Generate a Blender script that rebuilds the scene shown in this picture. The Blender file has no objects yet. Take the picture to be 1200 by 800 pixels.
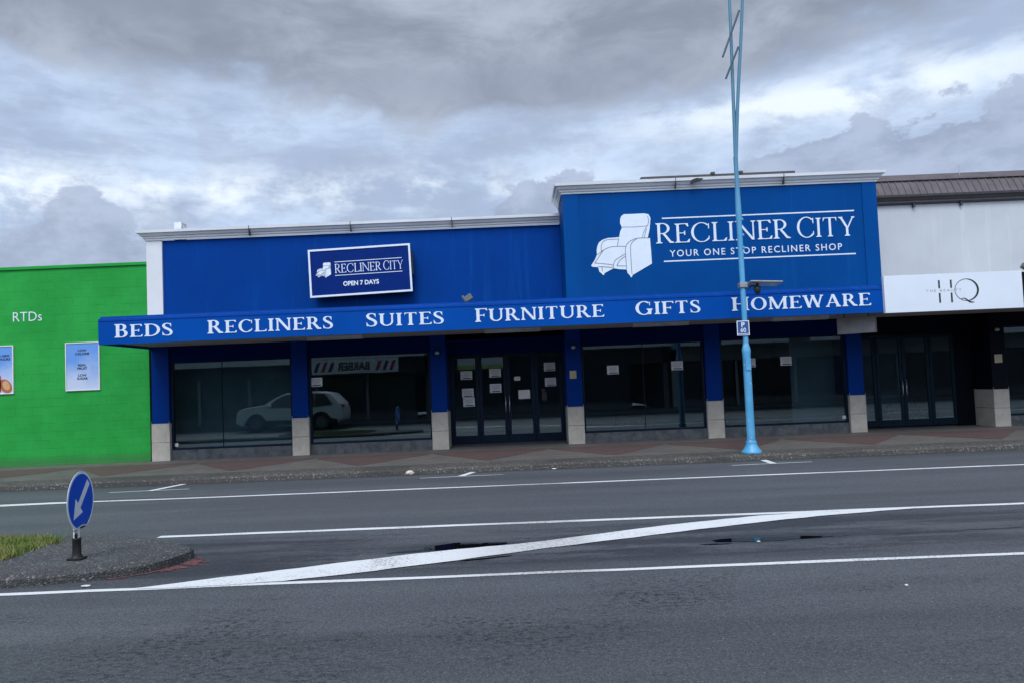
import bpy, bmesh, math, random
from mathutils import Vector, Matrix
random.seed(7)
SC = bpy.context.scene
COL = SC.collection
R = math.radians

# ------------------------------------------------------------------ camera
F_PX, W_PX, H_PX = 875.0, 1200.0, 800.0
PITCH, ROLL = R(2.6), R(2.36)
cam_d = bpy.data.cameras.new('camera'); cam = bpy.data.objects.new('camera', cam_d); COL.objects.link(cam)
fw = Vector((0, math.cos(PITCH), math.sin(PITCH)))
r0 = Vector((1, 0, 0)); u0 = r0.cross(fw)
rt = r0*math.cos(ROLL) - u0*math.sin(ROLL)
up = r0*math.sin(ROLL) + u0*math.cos(ROLL)
M = Matrix((rt, up, -fw)).transposed().to_4x4(); M.translation = Vector((0, 0, 1.72))
cam.matrix_world = M
cam_d.sensor_fit = 'HORIZONTAL'; cam_d.sensor_width = 36.0
cam_d.lens = 36.0*F_PX/W_PX
cam_d.shift_y = 8.27/W_PX
cam_d.clip_start = 0.05; cam_d.clip_end = 3000
SC.camera = cam

# ------------------------------------------------------------------ view, sky, sun
SC.view_settings.view_transform = 'Standard'; SC.view_settings.look = 'None'
SC.view_settings.exposure = 0.62; SC.view_settings.gamma = 1.0
SC.view_settings.use_curve_mapping = False

SUN_EL, SUN_AZ = R(52), R(190)           # high, behind the camera, through cloud
sd = bpy.data.lights.new('sun', 'SUN'); sd.energy = 1.5; sd.angle = R(28); sd.color = (0.93, 0.97, 1.0)
sun = bpy.data.objects.new('sun', sd); COL.objects.link(sun)
tosun = Vector((math.sin(SUN_AZ)*math.cos(SUN_EL), math.cos(SUN_AZ)*math.cos(SUN_EL), math.sin(SUN_EL)))
sun.rotation_euler = tosun.to_track_quat('Z', 'Y').to_euler(); sun.location = (0, -20, 40)

world = bpy.data.worlds.new('World'); SC.world = world; world.use_nodes = True


class NT:
    """tiny helper for wiring node trees"""
    def __init__(self, tree): self.t = tree; self.n = tree.nodes; self.l = tree.links
    def new(self, typ, **kw):
        nd = self.n.new(typ)
        for k, v in kw.items(): setattr(nd, k, v)
        return nd
    def put(self, sock, v):
        if hasattr(v, 'is_output'): self.l.new(v, sock)
        else: sock.default_value = v
    def math(self, op, a, b=0.0, c=0.0, clamp=False):
        nd = self.new('ShaderNodeMath', operation=op, use_clamp=clamp)
        for i, v in enumerate((a, b, c)): self.put(nd.inputs[i], v)
        return nd.outputs[0]
    def ss(self, v, a, b):                    # smoothstep(a, b, v)
        nd = self.new('ShaderNodeMapRange', interpolation_type='SMOOTHSTEP')
        self.put(nd.inputs[0], v); self.put(nd.inputs[1], a); self.put(nd.inputs[2], b)
        nd.inputs[3].default_value = 0; nd.inputs[4].default_value = 1
        return nd.outputs[0]
    def lin(self, v, a, b, c, d):
        nd = self.new('ShaderNodeMapRange'); self.put(nd.inputs[0], v)
        for i, q in enumerate((a, b, c, d)): nd.inputs[i+1].default_value = q
        return nd.outputs[0]
    def mix(self, f, a, b, blend='MIX'):
        nd = self.new('ShaderNodeMix', data_type='RGBA', blend_type=blend)
        self.put(nd.inputs[0], f)
        for i, v in ((6, a), (7, b)):
            if isinstance(v, tuple) and len(v) == 3: v = v + (1,)
            self.put(nd.inputs[i], v)
        return nd.outputs[2]
    def xyz(self, x, y, z=0.0):
        nd = self.new('ShaderNodeCombineXYZ')
        for i, v in enumerate((x, y, z)): self.put(nd.inputs[i], v)
        return nd.outputs[0]
    def noise(self, vec, scale, detail=4, rough=0.55, dist=0.0, dim='3D', w=0.0):
        nd = self.new('ShaderNodeTexNoise', noise_dimensions=dim)
        self.put(nd.inputs['Vector'], vec)
        nd.inputs['Scale'].default_value = scale; nd.inputs['Detail'].default_value = detail
        nd.inputs['Roughness'].default_value = rough; nd.inputs['Distortion'].default_value = dist
        return nd.outputs['Fac']
    def sep(self, v):
        nd = self.new('ShaderNodeSeparateXYZ'); self.put(nd.inputs[0], v); return nd.outputs


def build_sky():
    t = NT(world.node_tree); t.n.clear()
    out = t.new('ShaderNodeOutputWorld')
    sky = t.new('ShaderNodeTexSky', sky_type='NISHITA'); sky.sun_disc = False
    sky.sun_elevation = SUN_EL; sky.sun_rotation = SUN_AZ; sky.air_density = 1.0; sky.dust_density = 1.5
    bg1 = t.new('ShaderNodeBackground'); t.l.new(sky.outputs[0], bg1.inputs[0]); bg1.inputs[1].default_value = 0.10
    tc = t.new('ShaderNodeTexCoord')
    x, y, z = t.sep(tc.outputs['Generated'])
    hz = t.math('SQRT', t.math('ADD', t.math('MULTIPLY', x, x), t.math('MULTIPLY', y, y)))
    el = t.math('DIVIDE', z, t.math('MAXIMUM', hz, 0.02))            # tangent of elevation
    az = t.math('ARCTAN2', x, y)                                     # 0 straight ahead, + to the right
    zc = t.math('ADD', t.math('MAXIMUM', z, 0.0), 0.22)
    plane = t.xyz(t.math('DIVIDE', x, zc), t.math('DIVIDE', y, zc))  # cloud deck seen in perspective
    big = t.noise(plane, 1.05, 7, 0.58, 0.15)
    # billows: warped, ridged detail
    warp = t.new('ShaderNodeTexNoise'); t.l.new(plane, warp.inputs['Vector']); warp.inputs['Scale'].default_value = 2.0; warp.inputs['Detail'].default_value = 3
    wv = t.new('ShaderNodeVectorMath', operation='MULTIPLY_ADD'); t.l.new(warp.outputs['Color'], wv.inputs[0]); wv.inputs[1].default_value = (0.5, 0.5, 0.5); t.l.new(plane, wv.inputs[2])
    fine = t.noise(wv.outputs[0], 3.4, 8, 0.62)
    band = t.noise(t.xyz(t.math('MULTIPLY', az, 2.6), t.math('MULTIPLY', el, 9.0), 3.3), 1.25, 8, 0.60, 0.1)
    puff = t.noise(t.xyz(t.math('MULTIPLY', az, 6.0), t.math('MULTIPLY', el, 9.0), 7.7), 1.8, 8, 0.62, 0.15)
    puff2 = t.noise(t.xyz(t.math('MULTIPLY', az, 9.0), t.math('MULTIPLY', el, 15.0), 1.7), 1.6, 7, 0.60, 0.1)

    def blob(a0, e0, sa, se):
        u = t.math('DIVIDE', t.math('SUBTRACT', az, a0), sa); v = t.math('DIVIDE', t.math('SUBTRACT', el, e0), se)
        return t.math('EXPONENT', t.math('MULTIPLY', t.math('ADD', t.math('MULTIPLY', u, u), t.math('MULTIPLY', v, v)), -1.0))
    def wt(*pairs):
        r_ = None
        for v, k in pairs:
            q = t.math('MULTIPLY', v, k); r_ = q if r_ is None else t.math('ADD', r_, q)
        return r_
    # thin bright layer low over the roofs, with soft grey patches in it
    mid = t.mix(t.ss(wt((band, .6), (fine, .4)), 0.40, 0.60), (0.275, 0.340, 0.465), (0.405, 0.500, 0.655))
    mid = t.mix(t.math('MULTIPLY', t.ss(puff2, 0.50, 0.64), 0.35), mid, (0.26, 0.305, 0.40))
    gl = wt((blob(0.43, 0.335, 0.25, 0.030), 1.25), (blob(-0.60, 0.236, 0.14, 0.045), 1.5), (blob(-0.15, 0.258, 0.24, 0.034), 1.1), (blob(-.38, .25, .12, .03), .7))
    gl = t.math('MULTIPLY', gl, t.ss(wt((band, .45), (puff, .55)), 0.42, 0.60), clamp=True)
    mid = t.mix(t.math('MULTIPLY', gl, 0.85), mid, (0.64, 0.70, 0.76))
    # dark stratocumulus overhead, with a ragged lower edge
    edge = wt((el, 1.0), (t.math('SUBTRACT', big, 0.5), 0.40), (t.math('SUBTRACT', fine, 0.5), 0.20))
    edge = t.math('ADD', edge, t.math('MULTIPLY', blob(-0.62, 0.50, 0.20, 0.06), 0.10))
    edge = t.math('ADD', edge, t.math('MULTIPLY', blob(0.02, 0.41, 0.36, 0.045), 0.055))
    cov = t.ss(edge, 0.355, 0.425)
    lump_ = t.ss(wt((big, .35), (fine, .65)), 0.38, 0.62)
    dk = t.mix(lump_, (0.180, 0.208, 0.265), (0.315, 0.355, 0.430))
    dk = t.mix(t.math('MULTIPLY', t.math('MULTIPLY', blob(-0.64, 0.53, 0.24, 0.065), 1.2), t.ss(fine, .30, .55), clamp=True), dk, (0.115, 0.137, 0.180))
    dk = t.mix(t.math('MULTIPLY', blob(0.02, 0.405, 0.34, 0.045), 0.55, clamp=True), dk, (0.195, 0.218, 0.288))
    skyc = t.mix(cov, mid, dk)
    # low cumulus bank on the horizon
    top = t.math('ADD', 0.184, t.math('MULTIPLY', t.ss(az, 0.10, 0.42), 0.108))
    top = t.math('ADD', top, t.math('MULTIPLY', blob(-0.52, 0.25, 0.05, 1.0), 0.056))
    top = t.math('ADD', top, t.math('MULTIPLY', blob(0.06, 0.25, 0.12, 1.0), 0.085))
    top = t.math('ADD', top, t.math('MULTIPLY', blob(-0.20, 0.25, 0.08, 1.0), 0.040))
    top = t.math('ADD', top, wt((t.math('SUBTRACT', puff, 0.5), 0.15), (t.math('SUBTRACT', puff2, 0.5), 0.07)))
    bank = t.math('SUBTRACT', 1.0, t.ss(t.math('SUBTRACT', el, top), -0.005, 0.007))
    bc = t.mix(t.ss(wt((puff, .5), (puff2, .5)), 0.40, 0.60), (0.225, 0.265, 0.360), (0.310, 0.360, 0.475))
    skyc = t.mix(t.math('MULTIPLY', bank, 0.90), skyc, bc)
    # the half of the sky behind the photographer is brighter
    skyc = t.mix(t.ss(t.math('MULTIPLY', y, -1.0), 0.0, 0.6), skyc, (0.64, 0.74, 0.93))
    bg2 = t.new('ShaderNodeBackground'); t.l.new(skyc, bg2.inputs[0]); bg2.inputs[1].default_value = 1.0
    mx = t.new('ShaderNodeMixShader'); mx.inputs[0].default_value = 0.94
    t.l.new(bg1.outputs[0], mx.inputs[1]); t.l.new(bg2.outputs[0], mx.inputs[2])
    t.l.new(mx.outputs[0], out.inputs[0])
build_sky()

# ------------------------------------------------------------------ materials
MATS = {}
def mat(name):
    m = bpy.data.materials.new(name); m.use_nodes = True; MATS[name] = m
    t = NT(m.node_tree); b = t.n['Principled BSDF']
    return m, t, b
def c4(c): return tuple(c) + (1,) if len(c) == 3 else c
def ocoord(t): return t.new('ShaderNodeTexCoord').outputs['Object']
def gpos(t): return t.new('ShaderNodeNewGeometry').outputs['Position']
def bump(t, b, h, strength=0.3, dist=0.01):
    nd = t.new('ShaderNodeBump'); nd.inputs['Strength'].default_value = strength; nd.inputs['Distance'].default_value = dist
    t.l.new(h, nd.inputs['Height']); t.l.new(nd.outputs[0], b.inputs['Normal'])

def simple(name, c, rough=0.5, metal=0.0, var=0.12, scale=6.0, spec=0.5):
    m, t, b = mat(name)
    p = gpos(t)
    n = t.noise(p, scale, 5, 0.6)
    lo = tuple(v*(1-var) for v in c); hi = tuple(min(1, v*(1+var)) for v in c)
    t.l.new(t.mix(t.ss(n, 0.3, 0.7), lo, hi), b.inputs['Base Color'])
    b.inputs['Roughness'].default_value = rough; b.inputs['Metallic'].default_value = metal
    b.inputs['Specular IOR Level'].default_value = spec
    return m

def painted_wall(name, c, stain, rough=0.55, streak=0.25, bmp=0.15, spec=0.12):
    """masonry paint with faint vertical run marks and chalking"""
    m, t, b = mat(name)
    x, y, z = t.sep(gpos(t))
    st = t.noise(t.xyz(t.math('MULTIPLY', t.math('ADD', x, y), 5.0), 0.0, t.math('MULTIPLY', z, 0.35)), 1.0, 6, 0.62)
    pa = t.noise(gpos(t), 0.55, 5, 0.6)
    fine = t.noise(gpos(t), 60, 3, 0.6)
    col = t.mix(t.ss(pa, 0.3, 0.7), tuple(v*0.92 for v in c), tuple(min(1, v*1.07) for v in c))
    col = t.mix(t.math('MULTIPLY', t.ss(st, 0.52, 0.78), streak), col, stain)
    t.l.new(col, b.inputs['Base Color'])
    t.l.new(t.lin(pa, 0.3, 0.7, rough-0.07, rough+0.07), b.inputs['Roughness'])
    b.inputs['Specular IOR Level'].default_value = spec
    bump(t, b, fine, bmp, 0.004)
    return m

BLUE = (0.0002, 0.042, 0.245)
painted_wall('blue_wall_paint', BLUE, (0.004, 0.085, 0.31), 0.6, 0.55, spec=0.05)
painted_wall('blue_block_paint', (0.0006, 0.058, 0.245), (0.004, 0.095, 0.29), 0.6, 0.45, spec=0.05)
painted_wall('blue_fascia_paint', (0.0004, 0.066, 0.34), (0.004, 0.095, 0.36), 0.5, 0.15, 0.05, 0.06)
painted_wall('blue_strip_paint', (0.0006, 0.064, 0.265), (0.004, 0.095, 0.3), 0.55, 0.3, spec=0.05)
painted_wall('shaded_header_blue', (0.0004, 0.010, 0.085), (0.001, 0.012, 0.08), 0.55, 0.1, spec=0.05)  # blue deepened to navy: shade under the awning put into the colour
painted_wall('shaded_column_blue', (0.0003, 0.030, 0.20), (0.002, 0.04, 0.18), 0.5, 0.15, spec=0.06)  # pillar blue also darkened to carry some of the awning's shade
painted_wall('white_trim_paint', (0.68, 0.70, 0.72), (0.42, 0.43, 0.43), 0.55, 0.30)
painted_wall('stained_white_render', (0.50, 0.53, 0.56), (0.64, 0.67, 0.70), 0.7, 0.55, 0.3)
simple('soffit_board', (0.30, 0.28, 0.25), 0.8, var=0.1, scale=1.5)
simple('letter_white', (0.70, 0.77, 0.86), 0.45, var=0.03)
simple('white_board', (0.70, 0.75, 0.82), 0.4, var=0.03, scale=1.2)
simple('ink_black', (0.012, 0.012, 0.014), 0.5)
simple('ink_grey', (0.22, 0.22, 0.23), 0.6)
simple('ink_pale', (0.34, 0.35, 0.36), 0.6)
simple('plant_green', (0.035, 0.075, 0.03), 0.5, var=0.3, scale=9)
simple('flood_grey', (0.13, 0.14, 0.14), 0.5)
simple('emblem_line', (0.13, 0.17, 0.23), 0.6)
simple('lightbox_blue', (0.0005, 0.020, 0.16), 0.45, var=0.06, spec=0.08)
simple('dark_frame', (0.004, 0.014, 0.034), 0.45, var=0.2, spec=0.15)
simple('teal_frame', (0.003, 0.016, 0.030), 0.45, var=0.2, spec=0.15)
simple('dark_gutter', (0.030, 0.028, 0.033), 0.5, var=0.2)
simple('brown_roofing', (0.105, 0.088, 0.092), 0.5, var=0.18, scale=3)
simple('roof_sheet', (0.06, 0.055, 0.06), 0.6)
simple('dark_fascia', (0.005, 0.006, 0.012), 0.6, spec=0.08)
simple('paper', (0.62, 0.62, 0.62), 0.7, var=0.05)
simple('card_yellow', (0.45, 0.40, 0.25), 0.6)
simple('interior_wall', (0.30, 0.34, 0.37), 0.8, var=0.1, scale=1)
simple('pale_partition', (0.30, 0.35, 0.37), 0.8, var=0.12, scale=1.2)
simple('interior_floor', (0.07, 0.065, 0.06), 0.6, var=0.2, scale=2)
simple('interior_ceiling', (0.16, 0.16, 0.16), 0.9)
simple('brown_timber', (0.075, 0.040, 0.030), 0.5, var=0.25, scale=4)
simple('handle_metal', (0.45, 0.46, 0.47), 0.3, metal=0.9)
simple('tube_white', (0.55, 0.56, 0.56), 0.4)
simple('post_white', (0.72, 0.72, 0.70), 0.45, var=0.08, scale=20)
simple('black_rubber', (0.012, 0.012, 0.013), 0.6, var=0.3, scale=12)
simple('sign_blue', (0.001, 0.080, 0.58), 0.4, var=0.05, spec=0.15)
simple('parking_blue', (0.04, 0.085, 0.27), 0.35, var=0.05)
simple('sign_back', (0.25, 0.26, 0.27), 0.4, metal=0.6)
simple('panel_grey', (0.34, 0.35, 0.36), 0.4, metal=0.3)
simple('dark_steel', (0.04, 0.045, 0.05), 0.45, metal=0.5)
simple('rod_steel', (0.055, 0.085, 0.11), 0.5, metal=0.3)
simple('hanging_board', (0.32, 0.31, 0.32), 0.5, var=0.12)
simple('litter_white', (0.70, 0.69, 0.66), 0.7, var=0.1, scale=40)
simple('pale_bag', (0.62, 0.54, 0.46), 0.7, var=0.15, scale=30)
simple('car_white', (0.66, 0.67, 0.68), 0.25, var=0.02)
simple('car_dark', (0.012, 0.013, 0.015), 0.3)
simple('rubber_tyre', (0.02, 0.02, 0.02), 0.8)
simple('alloy', (0.12, 0.12, 0.125), 0.5)
simple('barber_red', (0.30, 0.03, 0.04), 0.5)
simple('barber_navy', (0.02, 0.03, 0.09), 0.5)
simple('street_wall', (0.30, 0.31, 0.31), 0.8, var=0.15, scale=0.8)
simple('street_wall_dark', (0.10, 0.105, 0.11), 0.8, var=0.15, scale=0.8)
simple('street_board', (0.55, 0.57, 0.58), 0.6)
simple('lime_board', (0.40, 0.47, 0.12), 0.6)
simple('fruit_orange', (0.42, 0.13, 0.05), 0.5)
simple('fruit_flesh', (0.62, 0.36, 0.16), 0.5, scale=30)
simple('bottle_red', (0.38, 0.05, 0.06), 0.35)

def pole_paint():
    m, t, b = mat('pole_blue_paint')
    p = gpos(t); x, y, z = t.sep(p)
    n = t.noise(p, 14, 6, 0.65); n2 = t.noise(p, 2.2, 4, 0.6)
    col = t.mix(t.ss(n2, 0.3, 0.7), (0.075, 0.33, 0.58), (0.115, 0.40, 0.66))
    # upper shaft: faded greyer blue, its backlit darkness painted in too
    col = t.mix(t.math('MULTIPLY', t.ss(t.math('ADD', z, t.math('MULTIPLY', n, 0.8)), 4.2, 7.2), 0.9), col, (0.075, 0.20, 0.28))
    chips = t.math('MULTIPLY', t.ss(n, 0.62, 0.66), t.ss(z, 3.0, 2.0))
    col = t.mix(chips, col, (0.55, 0.60, 0.62))
    t.l.new(col, b.inputs['Base Color']); b.inputs['Roughness'].default_value = 0.4
    bump(t, b, n, 0.1, 0.004)
pole_paint()

def block_wall():
    m, t, b = mat('green_block_paint')
    x, y, z = t.sep(gpos(t))
    br = t.new('ShaderNodeTexBrick')
    t.l.new(t.xyz(x, z), br.inputs['Vector'])
    br.inputs['Scale'].default_value = 1.0; br.inputs['Brick Width'].default_value = 0.40; br.inputs['Row Height'].default_value = 0.20
    br.inputs['Mortar Size'].default_value = 0.006; br.inputs['Mortar Smooth'].default_value = 0.6; br.inputs['Bias'].default_value = 0
    br.inputs['Color1'].default_value = (0.9, 0.9, 0.9, 1); br.inputs['Color2'].default_value = (1, 1, 1, 1); br.inputs['Mortar'].default_value = (0.55, 0.55, 0.55, 1)
    n = t.noise(gpos(t), 0.8, 6, 0.6); f = t.noise(gpos(t), 45, 3, 0.6)
    rows = t.noise(t.xyz(t.math('MULTIPLY', x, 0.25), 0.0, t.math('MULTIPLY', z, 5.0)), 1.0, 4, 0.6)
    col = t.mix(t.ss(n, 0.3, 0.7), (0.020, 0.285, 0.046), (0.030, 0.355, 0.064))
    col = t.mix(t.math('MULTIPLY', t.ss(rows, 0.5, 0.75), 0.25), col, (0.03, 0.36, 0.09))
    wear = t.noise(t.xyz(t.math('MULTIPLY', x, 1.2), 0.0, t.math('MULTIPLY', z, 2.2)), 1.6, 5, 0.6)
    lines = t.math('MULTIPLY', t.ss(wear, 0.36, 0.60), 0.6)
    col = t.mix(lines, col, t.mix(1.0, col, br.outputs['Color'], 'MULTIPLY'))
    fade = t.noise(t.xyz(t.math('MULTIPLY', x, 0.8), 0.0, t.math('MULTIPLY', z, 0.6)), 1.0, 5, 0.65)
    col = t.mix(t.math('MULTIPLY', t.ss(fade, 0.50, 0.70), 0.18), col, (0.012, 0.19, 0.045))
    splash = t.math('SUBTRACT', 1.0, t.ss(t.math('SUBTRACT', z, t.math('MULTIPLY', f, 0.25)), 0.15, 0.36))
    col = t.mix(t.math('MULTIPLY', splash, 0.55), col, (0.06, 0.13, 0.06))
    t.l.new(col, b.inputs['Base Color']); b.inputs['Roughness'].default_value = 0.6; b.inputs['Specular IOR Level'].default_value = 0.08
    h = t.math('ADD', t.math('MULTIPLY', br.outputs['Fac'], -1.0), t.math('MULTIPLY', f, 0.35))
    bump(t, b, h, 0.35, 0.006)
block_wall()

def asphalt():
    m, t, b = mat('asphalt')
    p = gpos(t); x, y, z = t.sep(p)
    grain = t.new('ShaderNodeTexVoronoi'); t.l.new(p, grain.inputs['Vector']); grain.inputs['Scale'].default_value = 95
    g2 = t.noise(p, 160, 2, 0.7); mid = t.noise(p, 9, 5, 0.62)
    lane = t.noise(t.xyz(t.math('MULTIPLY', x, 0.10), t.math('MULTIPLY', y, 1.2)), 1.0, 5, 0.6)
    pat = t.noise(t.xyz(t.math('MULTIPLY', x, 0.45), y), 0.65, 6, 0.6, 0.4)
    col = t.mix(t.ss(lane, 0.32, 0.70), (0.068, 0.075, 0.085), (0.096, 0.104, 0.115))
    # damp, older seal in the flush median and next to the kerb
    med = t.math('MULTIPLY', t.ss(y, 6.9, 7.3), t.math('SUBTRACT', 1.0, t.ss(y, 8.7, 9.2)))
    streak = t.noise(t.xyz(t.math('MULTIPLY', x, 0.35), t.math('MULTIPLY', y, 3.2), 5.0), 1.0, 6, 0.65, 0.5)
    damp = t.math('MULTIPLY', med, t.ss(t.math('ADD', t.math('MULTIPLY', streak, 0.7), t.math('ADD', t.math('MULTIPLY', pat, 0.35), t.math('MULTIPLY', mid, 0.15))), 0.52, 0.66))
    gut = t.ss(t.math('ADD', y, t.math('MULTIPLY', mid, 0.5)), 14.75, 15.05)
    wet = t.math('MAXIMUM', t.math('MULTIPLY', damp, 0.85), t.math('MULTIPLY', gut, 0.9))
    col = t.mix(wet, col, (0.036, 0.038, 0.043))
    def pud(cx, cy, rx, ry):
        u = t.math('DIVIDE', t.math('SUBTRACT', x, cx), rx); v = t.math('DIVIDE', t.math('SUBTRACT', y, cy), ry)
        d = t.math('SQRT', t.math('ADD', t.math('MULTIPLY', u, u), t.math('MULTIPLY', v, v)))
        return t.math('SUBTRACT', 1.0, t.ss(t.math('ADD', d, t.math('MULTIPLY', t.math('SUBTRACT', mid, 0.5), 0.9)), 0.55, 1.0))
    rim = t.math('MAXIMUM', t.math('MAXIMUM', pud(2.6, 7.80, 1.15, .26), pud(-.7, 8.02, .95, .34)), pud(-3.2, 7.6, .9, .6))
    col = t.mix(t.math('MULTIPLY', rim, 0.55), col, (0.034, 0.036, 0.041)); wet = t.math('MAXIMUM', wet, rim)
    # oil-stained strip between the wheel tracks of the near lane
    oil = t.math('SUBTRACT', 1.0, t.ss(t.math('ABSOLUTE', t.math('ADD', t.math('SUBTRACT', y, 5.15), t.math('MULTIPLY', t.math('SUBTRACT', pat, 0.5), 0.8))), 0.05, 0.42))
    col = t.mix(t.math('MULTIPLY', oil, t.math('MULTIPLY', t.ss(lane, 0.35, 0.6), 0.55)), col, (0.045, 0.047, 0.052))
    # ravelled patches in the near lane where the dark binder shows between chips
    rav = t.math('MULTIPLY', t.ss(t.noise(t.xyz(t.math('MULTIPLY', t.math('ADD', x, 3.1), 0.5), y, 2.0), 0.9, 5, 0.65, 0.3), 0.45, 0.62), t.ss(y, 6.8, 6.3))
    spots = t.ss(t.noise(t.xyz(t.math('MULTIPLY', x, 0.6), y), 24, 6, 0.78), 0.49, 0.57)
    col = t.mix(t.math('MULTIPLY', t.math('MULTIPLY', rav, spots), 0.9), col, (0.016, 0.017, 0.020))
    # chips
    g3 = t.noise(p, 38, 4, 0.75)
    chip = t.math('ADD', t.math('MULTIPLY', t.ss(grain.outputs['Color'], 0.25, 0.85), 0.40), t.math('ADD', t.math('MULTIPLY', g2, 0.25), t.math('MULTIPLY', t.ss(g3, 0.34, 0.66), 0.35)))
    col = t.mix(1.0, col, t.mix(chip, (0.45, 0.45, 0.45), (1.62, 1.62, 1.62)), 'MULTIPLY')
    pale = t.ss(t.noise(p, 55, 1, 0.5), 0.70, 0.73)
    col = t.mix(t.math('MULTIPLY', pale, 0.6), col, (0.30, 0.30, 0.30))
    t.l.new(col, b.inputs['Base Color'])
    rg = t.math('SUBTRACT', t.math('SUBTRACT', 0.72, t.math('MULTIPLY', wet, 0.30)), t.math('MULTIPLY', mid, 0.12))
    t.l.new(rg, b.inputs['Roughness']); b.inputs['Specular IOR Level'].default_value = 0.5
    bump(t, b, t.math('ADD', grain.outputs['Distance'], t.math('MULTIPLY', mid, 0.5)), 0.55, 0.006)
asphalt()

def aggregate(name, base, lo, hi, scale=55, rough=0.8):
    m, t, b = mat(name)
    p = gpos(t)
    v = t.new('ShaderNodeTexVoronoi'); t.l.new(p, v.inputs['Vector']); v.inputs['Scale'].default_value = scale
    r_, g_, b_ = t.sep(v.outputs['Color'])
    n = t.noise(p, 2.5, 5, 0.6)
    stone = t.mix(r_, lo, hi)
    col = t.mix(t.ss(v.outputs['Distance'], 0.30, 0.55), stone, base)
    col = t.mix(t.math('MULTIPLY', t.ss(g_, 0.90, 0.95), 0.6), col, (0.34, 0.33, 0.32))
    col = t.mix(t.math('MULTIPLY', t.ss(n, 0.45, 0.75), 0.55), col, base)
    gr_ = t.noise(p, 0.55, 4, 0.6)
    col = t.mix(t.math('MULTIPLY', t.ss(gr_, 0.45, 0.62), 0.5), col, (0.035, 0.034, 0.032))
    t.l.new(col, b.inputs['Base Color']); b.inputs['Roughness'].default_value = rough
    bump(t, b, t.math('SUBTRACT', 1.0, v.outputs['Distance']), 0.8, 0.01)
aggregate('island_aggregate', (0.055, 0.056, 0.060), (0.04, 0.04, 0.045), (0.19, 0.19, 0.19), 60)
aggregate('kerb_aggregate', (0.060, 0.056, 0.050), (0.05, 0.047, 0.043), (0.15, 0.14, 0.125), 48)

def pavers(name, a, bcol, mortar):
    m, t, b = mat(name)
    x, y, z = t.sep(gpos(t))
    br = t.new('ShaderNodeTexBrick'); t.l.new(t.xyz(x, y), br.inputs['Vector'])
    br.inputs['Scale'].default_value = 1.0; br.inputs['Brick Width'].default_value = 0.20; br.inputs['Row Height'].default_value = 0.10
    br.inputs['Mortar Size'].default_value = 0.004; br.inputs['Mortar Smooth'].default_value = 0.3
    br.inputs['Color1'].default_value = c4(a); br.inputs['Color2'].default_value = c4(bcol); br.inputs['Mortar'].default_value = c4(mortar)
    n = t.noise(gpos(t), 1.4, 6, 0.62)
    col = t.mix(t.math('MULTIPLY', t.ss(n, 0.42, 0.72), 0.5), br.outputs['Color'], mortar)
    t.l.new(col, b.inputs['Base Color']); b.inputs['Roughness'].default_value = 0.75
    bump(t, b, t.math('MULTIPLY', br.outputs['Fac'], -1.0), 0.4, 0.005)
pavers('grey_pavers', (0.108, 0.098, 0.089), (0.142, 0.130, 0.118), (0.078, 0.070, 0.064))
pavers('red_pavers', (0.088, 0.054, 0.050), (0.108, 0.062, 0.057), (0.075, 0.055, 0.052))

def road_paint(name, c, worn):
    m, t, b = mat(name)
    p = gpos(t)
    n = t.noise(p, 30, 5, 0.7); w = t.noise(p, 1.1, 4, 0.6); g = t.noise(p, 120, 2, 0.6)
    col = t.mix(t.ss(n, 0.3, 0.7), tuple(v*0.9 for v in c), c)
    col = t.mix(t.math('MULTIPLY', t.ss(t.math('ADD', t.math('MULTIPLY', n, 0.55), t.math('MULTIPLY', w, 0.55)), 0.60, 0.72), worn), col, (0.16, 0.16, 0.16))
    gv = t.new('ShaderNodeTexVoronoi'); t.l.new(p, gv.inputs['Vector']); gv.inputs['Scale'].default_value = 80
    pit = t.math('MULTIPLY', t.ss(t.sep(gv.outputs['Color'])[0], 0.80, 0.9), t.ss(w, 0.40, 0.62))
    col = t.mix(t.math('MULTIPLY', pit, worn), col, (0.12, 0.12, 0.125))
    x, y, z = t.sep(p)
    dirt = t.math('MULTIPLY', t.ss(x, -0.9, 0.2), t.math('SUBTRACT', 1.0, t.ss(x, 0.55, 0.95)))
    col = t.mix(t.math('MULTIPLY', t.math('MULTIPLY', dirt, t.ss(n, 0.30, 0.62)), 0.6), col, (0.20, 0.18, 0.155))
    t.l.new(col, b.inputs['Base Color']); b.inputs['Roughness'].default_value = 0.6
    bump(t, b, g, 0.4, 0.003)
road_paint('road_white', (0.82, 0.83, 0.84), 0.65)
road_paint('faded_white', (0.50, 0.51, 0.52), 0.75)
simple('kerb_red', (0.15, 0.055, 0.055), 0.8, var=0.6, scale=28)

def stone_tile(name, a, bb, dark):
    m, t, b = mat(name)
    p = gpos(t); n = t.noise(p, 5, 7, 0.65, 0.5); f = t.noise(p, 28, 3, 0.6)
    col = t.mix(t.ss(n, 0.3, 0.7), a, bb); col = t.mix(t.math('MULTIPLY', t.ss(f, 0.55, 0.8), 0.4), col, dark)
    t.l.new(col, b.inputs['Base Color']); b.inputs['Roughness'].default_value = 0.5
stone_tile('beige_tile', (0.41, 0.375, 0.32), (0.51, 0.475, 0.41), (0.30, 0.28, 0.25))
stone_tile('slate_tile', (0.045, 0.052, 0.062), (0.11, 0.118, 0.128), (0.03, 0.034, 0.04))
simple('tile_joint', (0.20, 0.19, 0.17), 0.8)

def water():
    m, t, b = mat('puddle_water')
    b.inputs['Base Color'].default_value = (0.004, 0.004, 0.005, 1); b.inputs['Roughness'].default_value = 0.02
    b.inputs['IOR'].default_value = 1.33
water()

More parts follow.
